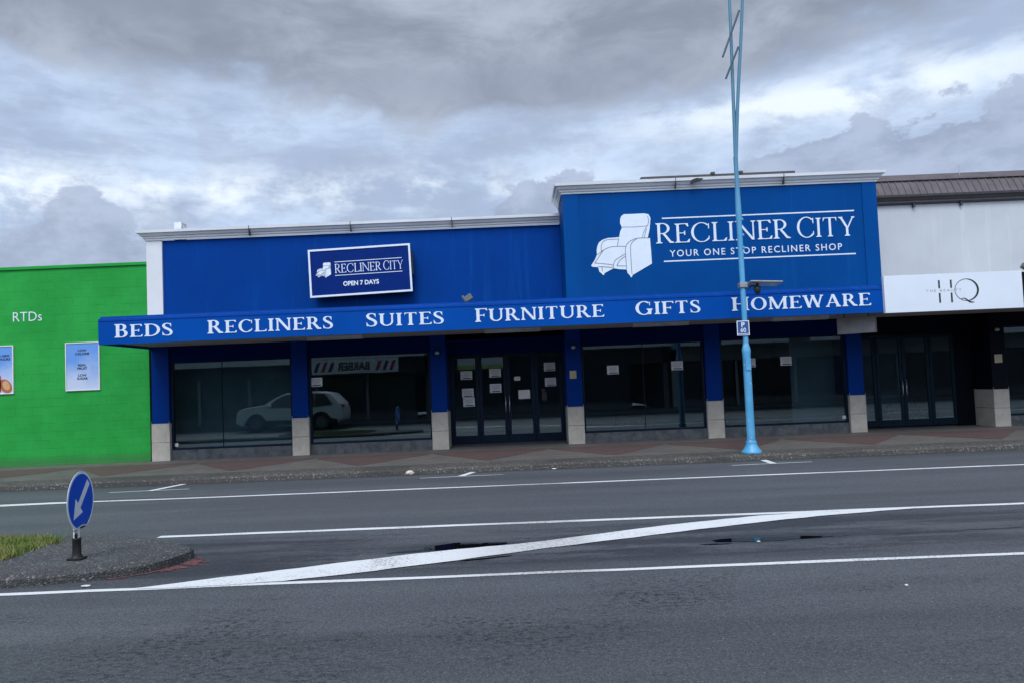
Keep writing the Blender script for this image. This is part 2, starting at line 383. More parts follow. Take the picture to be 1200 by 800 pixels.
def glass(name, tint, ior=1.5, boost=3.0):
    m, t, b = mat(name)
    t.n.remove(b); out = [n for n in t.n if n.type == 'OUTPUT_MATERIAL'][0]
    tr = t.new('ShaderNodeBsdfTransparent'); tr.inputs[0].default_value = c4(tint)
    gl = t.new('ShaderNodeBsdfGlossy'); gl.inputs['Roughness'].default_value = 0.0; gl.inputs[0].default_value = (0.84, 0.96, 1, 1)
    fr = t.new('ShaderNodeFresnel'); fr.inputs[0].default_value = ior
    # very slight waviness of the float glass
    bp = t.new('ShaderNodeBump'); bp.inputs['Strength'].default_value = 0.02; bp.inputs['Distance'].default_value = 0.02
    t.l.new(t.noise(gpos(t), 1.1, 2, 0.5), bp.inputs['Height']); t.l.new(bp.outputs[0], gl.inputs['Normal'])
    mx = t.new('ShaderNodeMixShader')
    t.l.new(t.math('MULTIPLY', fr.outputs[0], boost, clamp=True), mx.inputs[0])
    t.l.new(tr.outputs[0], mx.inputs[1]); t.l.new(gl.outputs[0], mx.inputs[2]); t.l.new(mx.outputs[0], out.inputs[0])
glass('shop_glass', (0.66, 0.76, 0.80))
glass('car_glass', (0.15, 0.17, 0.18))

def poster_sky():
    m, t, b = mat('poster_print')
    p = gpos(t); x, y, z = t.sep(p)
    n = t.noise(p, 1.6, 5, 0.6)
    f = t.ss(t.math('ADD', t.math('SUBTRACT', z, 1.96), t.math('MULTIPLY', t.math('SUBTRACT', n, 0.5), 1.0)), 0.1, 0.9)
    t.l.new(t.mix(f, (0.52, 0.60, 0.76), (0.13, 0.31, 0.70)), b.inputs['Base Color']); b.inputs['Roughness'].default_value = 0.35
poster_sky()

def grass_mat():
    m, t, b = mat('grass_blades')
    n = t.noise(gpos(t), 3.0, 4, 0.6)
    t.l.new(t.mix(t.ss(n, 0.32, 0.68), (0.11, 0.19, 0.025), (0.27, 0.27, 0.09)), b.inputs['Base Color'])
    b.inputs['Roughness'].default_value = 0.7
grass_mat()

# ------------------------------------------------------------------ mesh helpers
class MB:
    """collects shapes given in scene coordinates; build() links them as ONE mesh object"""
    def __init__(self): self.v = []; self.f = []; self.sm = []
    def add(self, vs, fs, smooth=False):
        o = len(self.v); self.v += [tuple(p) for p in vs]
        self.f += [tuple(i+o for i in f) for f in fs]; self.sm += [smooth]*len(fs); return self
    def box(self, x0, x1, y0, y1, z0, z1):
        v = [(x, y, z) for z in (z0, z1) for y in (y0, y1) for x in (x0, x1)]
        return self.add(v, [(0, 2, 3, 1), (4, 5, 7, 6), (0, 1, 5, 4), (2, 6, 7, 3), (0, 4, 6, 2), (1, 3, 7, 5)])
    def obox(self, c, size, rot):
        v = []
        for sz in (-.5, .5):
            for sy in (-.5, .5):
                for sx in (-.5, .5): v.append(Vector(c) + rot @ Vector((sx*size[0], sy*size[1], sz*size[2])))
        return self.add(v, [(0, 2, 3, 1), (4, 5, 7, 6), (0, 1, 5, 4), (2, 6, 7, 3), (0, 4, 6, 2), (1, 3, 7, 5)])
    def prism(self, pts, fn, d0, d1):
        """closed outline pts (2-D); fn(u, v, d) -> 3-D"""
        n = len(pts)
        v = [fn(p[0], p[1], d0) for p in pts] + [fn(p[0], p[1], d1) for p in pts]
        fs = [tuple(range(n)), tuple(range(2*n-1, n-1, -1))] + [(i, n+i, n+(i+1) % n, (i+1) % n) for i in range(n)]
        return self.add(v, fs)
    def sheet(self, pts, z):
        return self.add([(p[0], p[1], z) for p in pts], [tuple(range(len(pts)))])
    def loft(self, rings, smooth=True, cap=True, closed=True):
        o = []; fs = []; n = len(rings[0]); v = [p for r_ in rings for p in r_]
        for k in range(len(rings)-1):
            for i in range(n if closed else n-1):
                j = (i+1) % n; fs.append((k*n+i, k*n+j, (k+1)*n+j, (k+1)*n+i))
        self.add(v, fs, smooth)
        if cap: self.add(rings[0], [tuple(range(n-1, -1, -1))]); self.add(rings[-1], [tuple(range(n))])
        return self
    def tube(self, pts, rad, n=14, smooth=True):
        rings = []
        for k, p in enumerate(pts):
            p = Vector(p); a = Vector(pts[max(k-1, 0)]); b_ = Vector(pts[min(k+1, len(pts)-1)])
            d = (b_-a).normalized(); s = d.orthogonal().normalized() if abs(d.z) < 0.9 else Vector((1, 0, 0))
            s = (s - d*s.dot(d)).normalized(); q = d.cross(s); r_ = rad[k] if isinstance(rad, (list, tuple)) else rad
            rings.append([p + (s*math.cos(2*math.pi*i/n) + q*math.sin(2*math.pi*i/n))*r_ for i in range(n)])
        return self.loft(rings, smooth)
    def lathe(self, c, prof, n=24):
        return self.loft([[(c[0]+r_*math.cos(2*math.pi*i/n), c[1]+r_*math.sin(2*math.pi*i/n), c[2]+z) for i in range(n)] for r_, z in prof])
    def build(self, name, material, parent=None, bevel=0.0, kind=None, label=None):
        me = bpy.data.meshes.new(name)
        off = Vector((0, 0, 0)); q = parent
        while q is not None: off += Vector(q.location); q = q.parent
        me.from_pydata([Vector(p)-off for p in self.v], [], self.f)
        me.polygons.foreach_set('use_smooth', self.sm)
        bm = bmesh.new(); bm.from_mesh(me)
        bmesh.ops.recalc_face_normals(bm, faces=bm.faces)
        big = [f for f in bm.faces if len(f.verts) > 4]
        if big: bmesh.ops.triangulate(bm, faces=big, ngon_method='EAR_CLIP')
        bm.to_mesh(me); bm.free()
        o = bpy.data.objects.new(name, me); COL.objects.link(o)
        me.materials.append(MATS[material])
        if parent is not None: o.parent = parent
        if bevel:
            md = o.modifiers.new('bevel', 'BEVEL'); md.width = bevel; md.segments = 2; md.limit_method = 'ANGLE'; md.angle_limit = R(40)
        if kind: o['kind'] = kind
        if label: o['label'] = label
        return o

def thing(name, label, cat, loc, group=None):
    o = bpy.data.objects.new(name, None); COL.objects.link(o); o.location = loc; o.empty_display_size = 0.2
    return tag(o, label, cat, group)
def tag(o, label, cat, group=None):
    o['label'] = label; o['category'] = cat
    if group: o['group'] = group
    return o
def dup(root, dloc, label=None):
    r = root.copy(); COL.objects.link(r); r.location = Vector(root.location)+Vector(dloc)
    if label: r['label'] = label
    for ch in list(root.children):
        c = ch.copy(); COL.objects.link(c); c.parent = r
        for g in list(ch.children):
            d = g.copy(); COL.objects.link(d); d.parent = c
    return r

# ------------------------------------------------------------------ lettering
def arc_ring(cx, cy, a, b, ta, tb, a0, a1, n=26):
    """elliptical stroke between two angles (degrees): outer ellipse a,b; inner a-ta,b-tb"""
    out = []
    pts = [R(a0+(a1-a0)*i/n) for i in range(n+1)]
    for i in range(n):
        p, q = pts[i], pts[i+1]
        out.append([(cx+a*math.cos(p), cy+b*math.sin(p)), (cx+a*math.cos(q), cy+b*math.sin(q)),
                    (cx+(a-ta)*math.cos(q), cy+(b-tb)*math.sin(q)), (cx+(a-ta)*math.cos(p), cy+(b-tb)*math.sin(p))])
    return out
def spline(pts, n=5):
    P = [pts[0]]+list(pts)+[pts[-1]]; out = []
    for k in range(1, len(P)-2):
        for i in range(n):
            t = i/n; o = []
            for d in range(len(P[0])):
                a, b, c, e = P[k-1][d], P[k][d], P[k+1][d], P[k+2][d]
                o.append(0.5*((2*b)+(-a+c)*t+(2*a-5*b+4*c-e)*t*t+(-a+3*b-3*c+e)*t**3))
            out.append(tuple(o))
    out.append(tuple(pts[-1])); return out
def stroke(pts):
    """pts (x, y, width) -> quads"""
    L, Rr = [], []
    for k, (x, y, w) in enumerate(pts):
        a = pts[max(k-1, 0)]; b = pts[min(k+1, len(pts)-1)]
        dx, dy = b[0]-a[0], b[1]-a[1]; l = math.hypot(dx, dy) or 1
        L.append((x-dy/l*w/2, y+dx/l*w/2)); Rr.append((x+dy/l*w/2, y-dx/l*w/2))
    return [[L[i], L[i+1], Rr[i+1], Rr[i]] for i in range(len(pts)-1)]

def glyph(ch, S, h, s):
    """roman capital, cap height 1 -> (layers of polygons, width); S stem, h hairline, s serif"""
    Ls = []
    def rect(x0, y0, x1, y1): Ls.append([[(x0, y0), (x1, y0), (x1, y1), (x0, y1)]])
    def foot(x0, x1, top=False, l=None, r=None):
        l = s if l is None else l; r = s if r is None else r
        p = [(x0-l, 0), (x1+r, 0), (x1+r, h*.75), (x1, h*1.9), (x0, h*1.9), (x0-l, h*.75)]
        Ls.append([[(x, 1-y) if top else (x, y) for x, y in p]])
    def stem(x, w, t=True, b=True):
        rect(x, 0, x+w, 1)
        if t: foot(x, x+w, True)
        if b: foot(x, x+w)
    def diag(x0, y0, x1, y1, w): Ls.append([[(x0, y0), (x0+w, y0), (x1+w, y1), (x1, y1)]])
    def arm(x0, x1, y, t, up):                      # horizontal arm with a wedge end
        rect(x0, y, x1, y+t)
        d = 0.17*up
        yy = y if up > 0 else y+t
        Ls.append([[(x1-.12, yy), (x1+.01, yy), (x1+.035, yy+d), (x1-.01, yy+d)]])
    def bowl(x0, y0, y1, w):
        b = (y1-y0)/2; xs = x0+max(w-b*1.05, 0)
        rect(x0, y1-h, xs+.003, y1); rect(x0, y0, xs+.003, y0+h)
        Ls.append(arc_ring(xs, y0+b, w-(xs-x0), b, S*.95, h, -90, 90))
    if ch in 'BPRDEFLIHTK': X = s
    if ch == 'B': stem(X, S); bowl(X+S*.9, .50, 1, .36); bowl(X+S*.9, 0, .50+h, .42); w = X+S+.42
    elif ch == 'P': stem(X, S); bowl(X+S*.9, .44, 1, .40); w = X+S+.40
    elif ch == 'R':
        stem(X, S); bowl(X+S*.9, .46, 1, .38); diag(X+S+.36, 0, X+S+.06, .50, S*1.05); foot(X+S+.36, X+S+.36+S, l=0, r=s*.8); w = X+2*S+.36+s*.6
    elif ch == 'D': stem(X, S); bowl(X+S*.9, 0, 1, .60); w = X+S+.58
    elif ch == 'E': stem(X, S); arm(X+S*.9, X+S+.36, 1-h, h, -1); rect(X+S*.9, .5-h/2, X+S+.24, .5+h/2); rect(X+S+.20, .40, X+S+.25, .60); arm(X+S*.9, X+S+.40, 0, h, 1); w = X+S+.42
    elif ch == 'F': stem(X, S); arm(X+S*.9, X+S+.38, 1-h, h, -1); rect(X+S*.9, .48-h/2, X+S+.25, .48+h/2); rect(X+S+.21, .38, X+S+.26, .58); w = X+S+.39
    elif ch == 'L': stem(X, S); arm(X+S*.9, X+S+.40, 0, h, 1); w = X+S+.42
    elif ch == 'I': stem(X, S); w = X+S+s
    elif ch == 'H': stem(X, S); stem(X+S+.42, S); rect(X+S*.9, .5-h/2, X+S+.44, .5+h/2); w = X+2*S+.42+s
    elif ch == 'T':
        rect(.06, 1-h, .66, 1); stem(.36-S/2, S, t=False)
        for x0, x1 in ((.04, .15), (.68, .57)): Ls.append([[(x0, 1), (x1, 1), (x1+(x0-x1)*.35, 1-h), (x0, .79)]])
        w = .72
    elif ch == 'N':
        hs = S*.55; x1 = s+.62+hs*.2
        stem(s, hs, t=False); foot(s, s+hs*.5, True, r=0); rect(x1, 0, x1+hs, 1); foot(x1, x1+hs, True)
        diag(s-.02, 1, x1-S*.35, 0, S*1.05); w = x1+hs+s
    elif ch == 'M':
        hs = S*.55; x1 = s+.74
        stem(s, hs, t=False); foot(s, s+hs, True, r=0); stem(x1, S, t=False); foot(x1, x1+S, True, l=0)
        mid = s+.40; diag(mid-S*.4, .02, s-.01, 1, S); diag(mid-S*.15, .02, x1+S*.25, 1, hs); w = x1+S+s
    elif ch == 'U':
        hs = S*.58; x1 = .66; b = .36
        rect(s, b, s+S, 1); foot(s, s+S, True); rect(x1, b, x1+hs, 1); foot(x1, x1+hs, True)
        cx = (s+x1+hs)/2; a = (x1+hs-s)/2
        out = []; n = 26
        for i in range(n):
            q = []
            for j in (i, i+1):
                th = R(180+180*j/n); f = j/n; ta = S*(1-f)+hs*f
                q.append(((cx+a*math.cos(th), b+b*math.sin(th)), (cx+(a-ta)*math.cos(th), b+(b-h*1.3)*math.sin(th))))
            out.append([q[0][0], q[1][0], q[1][1], q[0][1]])
        Ls.append(out); w = x1+hs+s
    elif ch == 'O': Ls.append(arc_ring(.44, .5, .43, .52, S, h, 0, 360, 48)); w = .88
    elif ch == 'Q':
        Ls.append(arc_ring(.44, .5, .43, .52, S, h, 0, 360, 48)); Ls.append(stroke(spline([(.36, .02, h), (.50, -.04, S*.6), (.70, -.17, S*.6), (.88, -.16, h)]))); w = .9
    elif ch in 'CG':
        Ls.append(arc_ring(.44, .5, .43, .52, S, h, 48, 318 if ch == 'C' else 340, 44))
        Ls.append([[(.70, .90), (.755, .97), (.755, .68), (.725, .68)]])
        if ch == 'G':
            rect(.70-S*.35, .02, .70+S*.65, .42); foot(.70-S*.35, .70+S*.65)
            Ls[-1] = [[(x, .42-y+.02) for x, y in Ls[-1][0]]]; w = .70+S*.65+s
        else:
            Ls.append([[(.70, .12), (.76, .16), (.755, .30), (.735, .30)]]); w = .80
    elif ch == 'S':
        P = [(.455, .80, h*.9), (.40, .93, h), (.27, .968, h), (.135, .915, S*.65), (.085, .77, S*.85), (.165, .625, S*.95), (.30, .52, S), (.43, .40, S*.95), (.485, .24, S*.85), (.42, .085, S*.62), (.27, .032, h), (.12, .07, h), (.055, .21, h*.9)]
        Ls.append(stroke(spline(P)))
        Ls.append([[(.43, .97), (.475, .97), (.49, .69), (.465, .69)]]); Ls.append([[(.075, .03), (.03, .03), (.02, .32), (.045, .32)]]); w = .55
    elif ch == 'A':
        hs = S*.5
        diag(.07, 0, .36, 1, hs); diag(.62, 0, .36-S*.25, 1, S*1.05); rect(.16, .30, .62, .30+h)
        foot(.07, .07+hs, l=s*.8, r=s*.8); foot(.62, .62+S, l=s*.8, r=s*.6); w = .62+S+s*.6
    elif ch == 'W':
        hs = S*.52
        diag(.26, 0, .02, 1, S); diag(.27, 0, .50, 1, hs); diag(.74, 0, .44, 1, S); diag(.75, 0, .98, 1, hs)
        foot(.02, .02+S, True, s*.7, s*.7); foot(.98, .98+hs, True, s*.7, s*.7); foot(.46, .46+S*.9, True, s*.4, s*.4); w = 1.0+hs+s*.7
    elif ch == 'Y':
        hs = S*.55
        rect(.34, 0, .34+S, .46); foot(.34, .34+S); diag(.34, .42, .04, 1, S*1.05); diag(.36+S*.35, .42, .66, 1, hs)
        foot(.04, .04+S, True, s*.7, s*.7); foot(.66, .66+hs, True, s*.7, s*.7); w = .70+hs
    else: w = .30
    return Ls, w

def serif_letters(word, x0, x1, z0, cap, y, mname, parent, **kw):
    for k in range(len(word)):
        m = MB(); serif_word(m, word, x0, x1, z0, cap, y, only=k, **kw); m.build('letter', mname, parent)

def serif_word(mb, word, x0, x1, z0, cap, y, depth=0.012, S=.19, h=.065, s=.075, gap=.07, first=1.0, lean=0.0, only=None):
    """raised roman capitals on a wall facing -Y, squeezed to run from x0 to x1"""
    items = []; cur = 0
    for k, ch in enumerate(word):
        sc = first if k == 0 else 1.0
        Ls, w = glyph(ch, S, h, s); items.append((Ls, cur, sc)); cur += (w if ch != ' ' else .34)*sc + gap
    tot = cur-gap; kx = (x1-x0)/tot
    for q, (Ls, off, sc) in enumerate(items):
        if only is not None and q != only: continue
        for j, polys in enumerate(Ls):
            yy = y - depth - 0.0005*j
            for poly in polys:
                pts = [((off+px*sc), py*sc*cap) for px, py in poly]
                n = len(pts)
                fr = [(x0+px*kx, yy, z0+pz+lean*px*kx) for px, pz in pts]; bk = [(a, y, c) for a, b_, c in fr]
                mb.add(fr+bk, [tuple(range(n))]+[(i, (i+1) % n, n+(i+1) % n, n+i) for i in range(n)])
    return mb

def sans_text(mb, body, x0, x1, z0, cap, y, depth=0.006, face=-1, bold=0.0, spacing=1.0, lean=0.0):
    cu = bpy.data.curves.new('txt', 'FONT'); cu.body = body; cu.size = 1; cu.offset = bold; cu.space_character = spacing; cu.resolution_u = 3
    o = bpy.data.objects.new('txt', cu); COL.objects.link(o)
    dg = bpy.context.evaluated_depsgraph_get(); dg.update()
    me = bpy.data.meshes.new_from_object(o.evaluated_get(dg))
    xs = [v.co.x for v in me.vertices]; ys = [v.co.y for v in me.vertices]
    ax, bx = min(xs), max(xs); hy = max(ys)
    def tr(c):
        u = (c.x-ax)/(bx-ax); X = x0+(x1-x0)*u if face < 0 else x1-(x1-x0)*u
        return (X, y+face*depth, z0+c.y/hy*cap+lean*u*(x1-x0))
    mb.add([tr(v.co) for v in me.vertices], [tuple(p.vertices) for p in me.polygons])
    bpy.data.objects.remove(o); bpy.data.meshes.remove(me); bpy.data.curves.remove(cu)
    return mb

def sans_letters(mname, parent, *a, **k):
    src = sans_text(MB(), *a, **k)
    par = list(range(len(src.v)))
    def find(i):
        while par[i] != i: par[i] = par[par[i]]; i = par[i]
        return i
    for f in src.f:
        for i in f[1:]: par[find(i)] = find(f[0])
    groups = {}
    for f in src.f: groups.setdefault(find(f[0]), []).append(f)
    for fs in groups.values():
        ids = sorted({i for f in fs for i in f}); mp = {q: n for n, q in enumerate(ids)}
        MB().add([src.v[i] for i in ids], [tuple(mp[i] for i in f) for f in fs]).build('letter', mname, parent)

# ------------------------------------------------------------------ ground, road, footpaths
KERB_Y = 14.80
def sheet(name, mats, pts, z, kind='structure'):
    mb = MB(); mb.sheet(pts, z); return mb.build(name, mats, kind=kind)
def rectp(x0, x1, y0, y1): return [(x0, y0), (x1, y0), (x1, y1), (x0, y1)]
sheet('ground', 'asphalt', rectp(-600, 600, -600, 600), -0.06)
sheet('road', 'asphalt', rectp(-70, 70, 1.30, KERB_Y+0.02), 0.0)

# kerb: low rounded kerb with a broad exposed-aggregate top
kb = MB()
prof = [(KERB_Y, -0.05), (KERB_Y+.015, .075), (KERB_Y+.05, .105), (KERB_Y+.12, .118), (KERB_Y+.62, .128), (KERB_Y+.62, -0.05)]
rings = []
rk = random.Random(3)
for i in range(161):
    x = -70+140*i/160 if False else -24+48*i/160
    j = rk.uniform(-.012, .012); d = rk.uniform(-.008, .008)
    rings.append([(x, py+j*(1 if k < 3 else 0), pz+(d if 0 < k < 4 else 0)) for k, (py, pz) in enumerate(prof)])
kb.loft(rings, smooth=False)
kb.build('kerb', 'kerb_aggregate', kind='structure')
# grey paved footpath, rising slightly to the shopfronts
fp = MB(); y0, y1 = KERB_Y+.60, 17.98
fp.add([(-24, y0, .122), (24, y0, .122), (24, y1, .198), (-24, y1, .198)], [(0, 1, 2, 3)])
fp.box(-24, 24, 17.98, 18.9, 0.10, 0.1985)
fp.build('footpath', 'grey_pavers', kind='structure')
zr = MB()
def fz(y): return .122+(y-y0)/(y1-y0)*.076+.004
for k in range(-8, 9):
    tx = -0.6+2.68*k
    zr.add([(tx-1.25, 17.05, fz(17.05)), (tx, 15.62, fz(15.62)), (tx+1.25, 17.05, fz(17.05)), (tx+1.33, 17.35, fz(17.35)), (tx-1.33, 17.35, fz(17.35))], [(0, 1, 2, 3, 4)])
zr.build('footpath_pattern', 'red_pavers', kind='structure')
ob = MB(); ob.box(-60, 60, -2.4, 1.30, -.05, .13); ob.build('opposite_footpath', 'asphalt', kind='structure')

# road markings: thin sheets 4 mm above the seal
def strip(mb, pts, z=0.004):                      # pts: (x, y, width)
    q = stroke(pts)
    for p in q: mb.sheet(p, z)
rm = random.Random(11)
def wob(x0, x1, ya, yb, w, step=0.6):
    n = max(2, int((x1-x0)/step)); return [(x0+(x1-x0)*i/n, ya+(yb-ya)*i/n+rm.uniform(-.008, .008), w*rm.uniform(.88, 1.10)) for i in range(n+1)]
def road_line(label_pts, m='road_white', z=0.004):
    mb = MB()
    for p in label_pts: strip(mb, p, z)
    return mb.build('road_marking', m, kind='structure')
road_line([[(-14, 12.60, .24), (-9.2, 12.70, .24), (-8.0, 12.76, .20), (-7.0, 12.75, .11)] + wob(-6.6, 24, 12.70, 12.50, .105)[1:]])
road_line([wob(-4.45, 24, 9.30, 8.95, .115)])
road_line([wob(-16, 24, 6.86, 6.74, .085)])
dg_top = [(-3.48, 6.842), (-2.31, 7.306), (-.97, 7.805), (.28, 8.145), (1.69, 8.709), (3.18, 9.10), (4.80, 9.17)]
dg_bot = [(-3.46, 6.80), (-2.18, 6.885), (-.91, 7.305), (.27, 7.775), (1.60, 8.264), (3.31, 8.829), (4.80, 9.12)]
mb = MB()
def dense(p):
    s_ = spline(p, 8); return [(x+rm.uniform(-.012, .012), y+rm.uniform(-.012, .012)) for x, y in s_]
a, b = dense(dg_top), dense(dg_bot)
for i in range(len(a)-1): mb.sheet([a[i], a[i+1], b[i+1], b[i]], 0.008)
mb.build('road_marking', 'road_white', kind='structure')
for xa, xb, sx0, sy0, sx1, sy1 in ((-7.55, -6.09, -6.79, 13.86, -6.52, 14.72), (-1.83, -.26, -1.06, 14.16, -.86, 14.74), (4.04, 5.57, 4.82, 14.10, 4.84, 14.74)):
    mb = MB(); ym = 14.16 if sx0 > -5 else 13.93
    strip(mb, [(xa, ym-.04, .085), ((xa+xb)/2, ym, .085), (xb, ym+.02, .07)], 0.004)
    mb.build('road_marking', 'faded_white', kind='structure')
    mb = MB(); strip(mb, [(sx0, sy0, .13), (sx1, sy1, .13)], 0.008); mb.build('road_marking', 'road_white', kind='structure')

# puddles lying in the median
def puddle(cx, cy, rx, ry, ang, seed, name='puddle'):
    r_ = random.Random(seed); n = 56; ph = [r_.uniform(0, 6.28) for _ in range(5)]
    pts = []
    for i in range(n):
        t = 2*math.pi*i/n
        k = 1+.16*math.sin(2*t+ph[0])+.13*math.sin(3*t+ph[1])+.09*math.sin(5*t+ph[2])+.06*math.sin(9*t+ph[3])+r_.uniform(-.03, .03)
        u, v = rx*k*math.cos(t), ry*k*math.sin(t)
        pts.append((cx+u*math.cos(ang)-v*math.sin(ang), cy+u*math.sin(ang)+v*math.cos(ang)))
    sheet(name, 'puddle_water', pts, 0.0045)
puddle(2.55, 7.80, .52, .10, 0.0, 4); puddle(-.62, 8.06, .42, .16, .22, 9); puddle(-1.12, 7.92, .20, .05, .2, 21)
puddle(1.98, 7.66, .16, .018, .0, 30); puddle(-.35, 7.45, .25, .022, .25, 31)
# hairline cracks sealed with bitumen
cr = MB(); rc = random.Random(5)
for x0, x1, ya, yb, w in ((2.9, 13, 7.78, 8.15, .012), (-2.0, 1.5, 7.55, 7.62, .010)):
    n = int((x1-x0)/.12)
    strip(cr, [(x0+(x1-x0)*i/n, ya+(yb-ya)*i/n+rc.uniform(-.02, .02), w*rc.uniform(.3, 1.2)) for i in range(n+1)], 0.0035)
cr.build('road_crack', 'black_rubber', kind='structure')

# traffic island
ISL = [(-3.47, 7.95), (-3.55, 7.66), (-3.75, 7.40), (-4.10, 7.20), (-4.50, 7.10), (-5.0, 7.03), (-7, 6.98), (-14, 6.95),
       (-14, 9.16), (-7, 9.14), (-5.5, 9.08), (-4.90, 9.00), (-4.40, 8.80), (-4.00, 8.52), (-3.70, 8.28), (-3.52, 8.12)]
def inset(poly, d):
    cx, cy = -7.5, 8.05; out = []
    for x, y in poly:
        v = Vector((cx+min(3.0, max(-6, x-cx))*.0+x-cx-(x-cx), 0))  # placeholder keeps polygon order
        nx = 0; ny = 0
        out.append((x-(d if x > -4.2 else 0), y+(d if y < 8.0 else -d)))
    return out
isl = MB(); ri = random.Random(8)
rough_ = []
def densify(poly, step=.12):
    o = []
    for i, p in enumerate(poly):
        q = poly[(i+1) % len(poly)]; L = math.dist(p, q); n = max(1, int(L/step)) if L < 3 else 6
        o += [(p[0]+(q[0]-p[0])*k/n, p[1]+(q[1]-p[1])*k/n) for k in range(n)]
    return o
base = densify(ISL); base = [(x+ri.uniform(-.012, .012), y+ri.uniform(-.012, .012)) for x, y in base]
r1 = inset(base, .05)
rings = [[(x, y, -.05) for x, y in base], [(x, y, .075+ri.uniform(-.01, .01)) for x, y in base], [(x, y, .115+ri.uniform(-.006, .006)) for x, y in r1]]
isl.loft(rings, smooth=False, cap=True)
isl.build('traffic_island', 'island_aggregate', kind='structure')
# worn red paint round the nose of the island
rp = MB(); rr_ = random.Random(14)
inn = spline([(-3.46, 8.06), (-3.44, 7.93), (-3.53, 7.64), (-3.73, 7.385), (-4.00, 7.225)], 9)
for i in range(len(inn)-1):
    f0 = i/(len(inn)-1)
    if rr_.random() < .12+.5*max(0, f0-.6): continue
    w0 = .05+.20*math.sin(math.pi*min(1, f0*1.5))*(1 if f0 < .67 else 0); q = []
    for (x, y), wk in ((inn[i], 0), (inn[i+1], 0), (inn[i+1], 1), (inn[i], 1)):
        w = (w0*rr_.uniform(.55, 1.2)) if wk else -.01; q.append((x+w*.86+rr_.uniform(-.008, .008), y-w*.45+rr_.uniform(-.008, .008)))
    rp.sheet(q, 0.0045)
rp.build('kerb_paint', 'kerb_red', kind='structure')
# grass growing in the island
gr = MB(); rg = random.Random(2)
GR = [(-14, 9.0), (-6.2, 8.99), (-5.55, 8.90), (-5.28, 8.66), (-5.32, 8.20), (-5.30, 7.75), (-6.2, 7.42), (-14, 7.35)]
soil = MB(); soil.sheet(GR, 0.121); soil.build('island_soil', 'brown_timber', kind='structure')
def inpoly(x, y, P):
    c = False
    for i in range(len(P)):
        x1, y1_ = P[i]; x2, y2 = P[i-1]
        if (y1_ > y) != (y2 > y) and x < (x2-x1)*(y-y1_)/(y2-y1_)+x1: c = not c
    return c
cnt = 0
while cnt < 26000:
    x = rg.uniform(-8.6, -5.2); y = rg.uniform(7.35, 9.0)
    if not inpoly(x+rg.gauss(0, .05), y+rg.gauss(0, .04), GR): continue
    cnt += 1
    hgt = rg.uniform(.025, .075); an = rg.uniform(0, 6.28); w = rg.uniform(.004, .008); le = rg.uniform(.2, .9)*hgt; la = rg.uniform(0, 6.28)
    dx, dy = math.cos(an)*w, math.sin(an)*w
    gr.add([(x-dx, y-dy, .118), (x+dx, y+dy, .118), (x+le*math.cos(la), y+le*math.sin(la), .118+hgt)], [(0, 1, 2)])
gr.build('grass', 'grass_blades', kind='stuff')

# ------------------------------------------------------------------ the furniture shop
Z0 = 0.20
FY = 18.0                                         # main facade plane
AY, AZ0, AZ1 = 15.70, 2.87, 3.44                  # awning front, underside, top
PIL = [(-8.70, -8.29), (-5.33, -4.95), (-1.98, -1.61), (1.28, 1.65), (4.63, 5.00), (8.05, 8.41)]
shop = thing('furniture_shop', 'long single storey blue furniture shop with white cornice and big recliner sign', 'shop', (-0.15, 18, Z0))

def cornice_profile(k):                           # (outward, up) moulding, k scales
    return [(0, 0), (.03*k, 0), (.035*k, .035*k), (.06*k, .05*k), (.065*k, .085*k), (.10*k, .10*k), (.13*k, .15*k), (.17*k, .165*k), (.175*k, .23*k), (-.05, .23*k)]
# left facade above the awning
mb = MB(); mb.box(-8.38, 1.275, FY, FY+.25, 3.30, 5.50); mb.build('facade_wall', 'blue_wall_paint', shop)
mb = MB(); mb.box(-8.76, -8.381, FY-.045, FY+.25, 3.30, 5.499); mb.build('pilaster', 'white_trim_paint', shop)
def cornice(xl, xr, y, z, ends, mats='white_trim_paint', back=.25):
    mb = MB(); P = cornice_profile(1.0)
    rings = []
    P = P[:-1]
    def ring(x, y_, sx, sy): return [(x+sx*o, y_-sy*o, z+u) for o, u in P] + [(x, y_+back if sx == 0 else y_, z+.23), ]
    # mitred run: left return, front, right return
    path = []
    if ends[0]: path.append([(xl-o, y+ends[0], z+u) for o, u in P]); path.append([(xl-o, y-o, z+u) for o, u in P])
    else: path.append([(xl, y-o, z+u) for o, u in P])
    if ends[1]: path.append([(xr+o, y-o, z+u) for o, u in P]); path.append([(xr+o, y+ends[1], z+u) for o, u in P])
    else: path.append([(xr, y-o, z+u) for o, u in P])
    mb.loft(path, smooth=False, cap=True, closed=False)
    k = P[-1][0]
    x0_, x1_ = xl-(k if ends[0] else 0), xr+(k if ends[1] else 0)
    yb = y+max(ends[0], ends[1], back)
    mb.add([(x0_, y-k, z+.2305), (x1_, y-k, z+.2305), (x1_, yb, z+.2305), (x0_, yb, z+.2305)], [(0, 1, 2, 3)])
    c = mb.build('cornice', mats, shop)
    x = xl+2.55
    while x < xr-.5:
        jn = MB(); jn.box(x, x+.012, y-.182, y-.05, z+.004, z+.236); x += 2.44
        jn.build('joint', 'dark_gutter', c)
    return c
cornice(-8.76, 1.275, FY-.045, 5.50, (.6, 0))
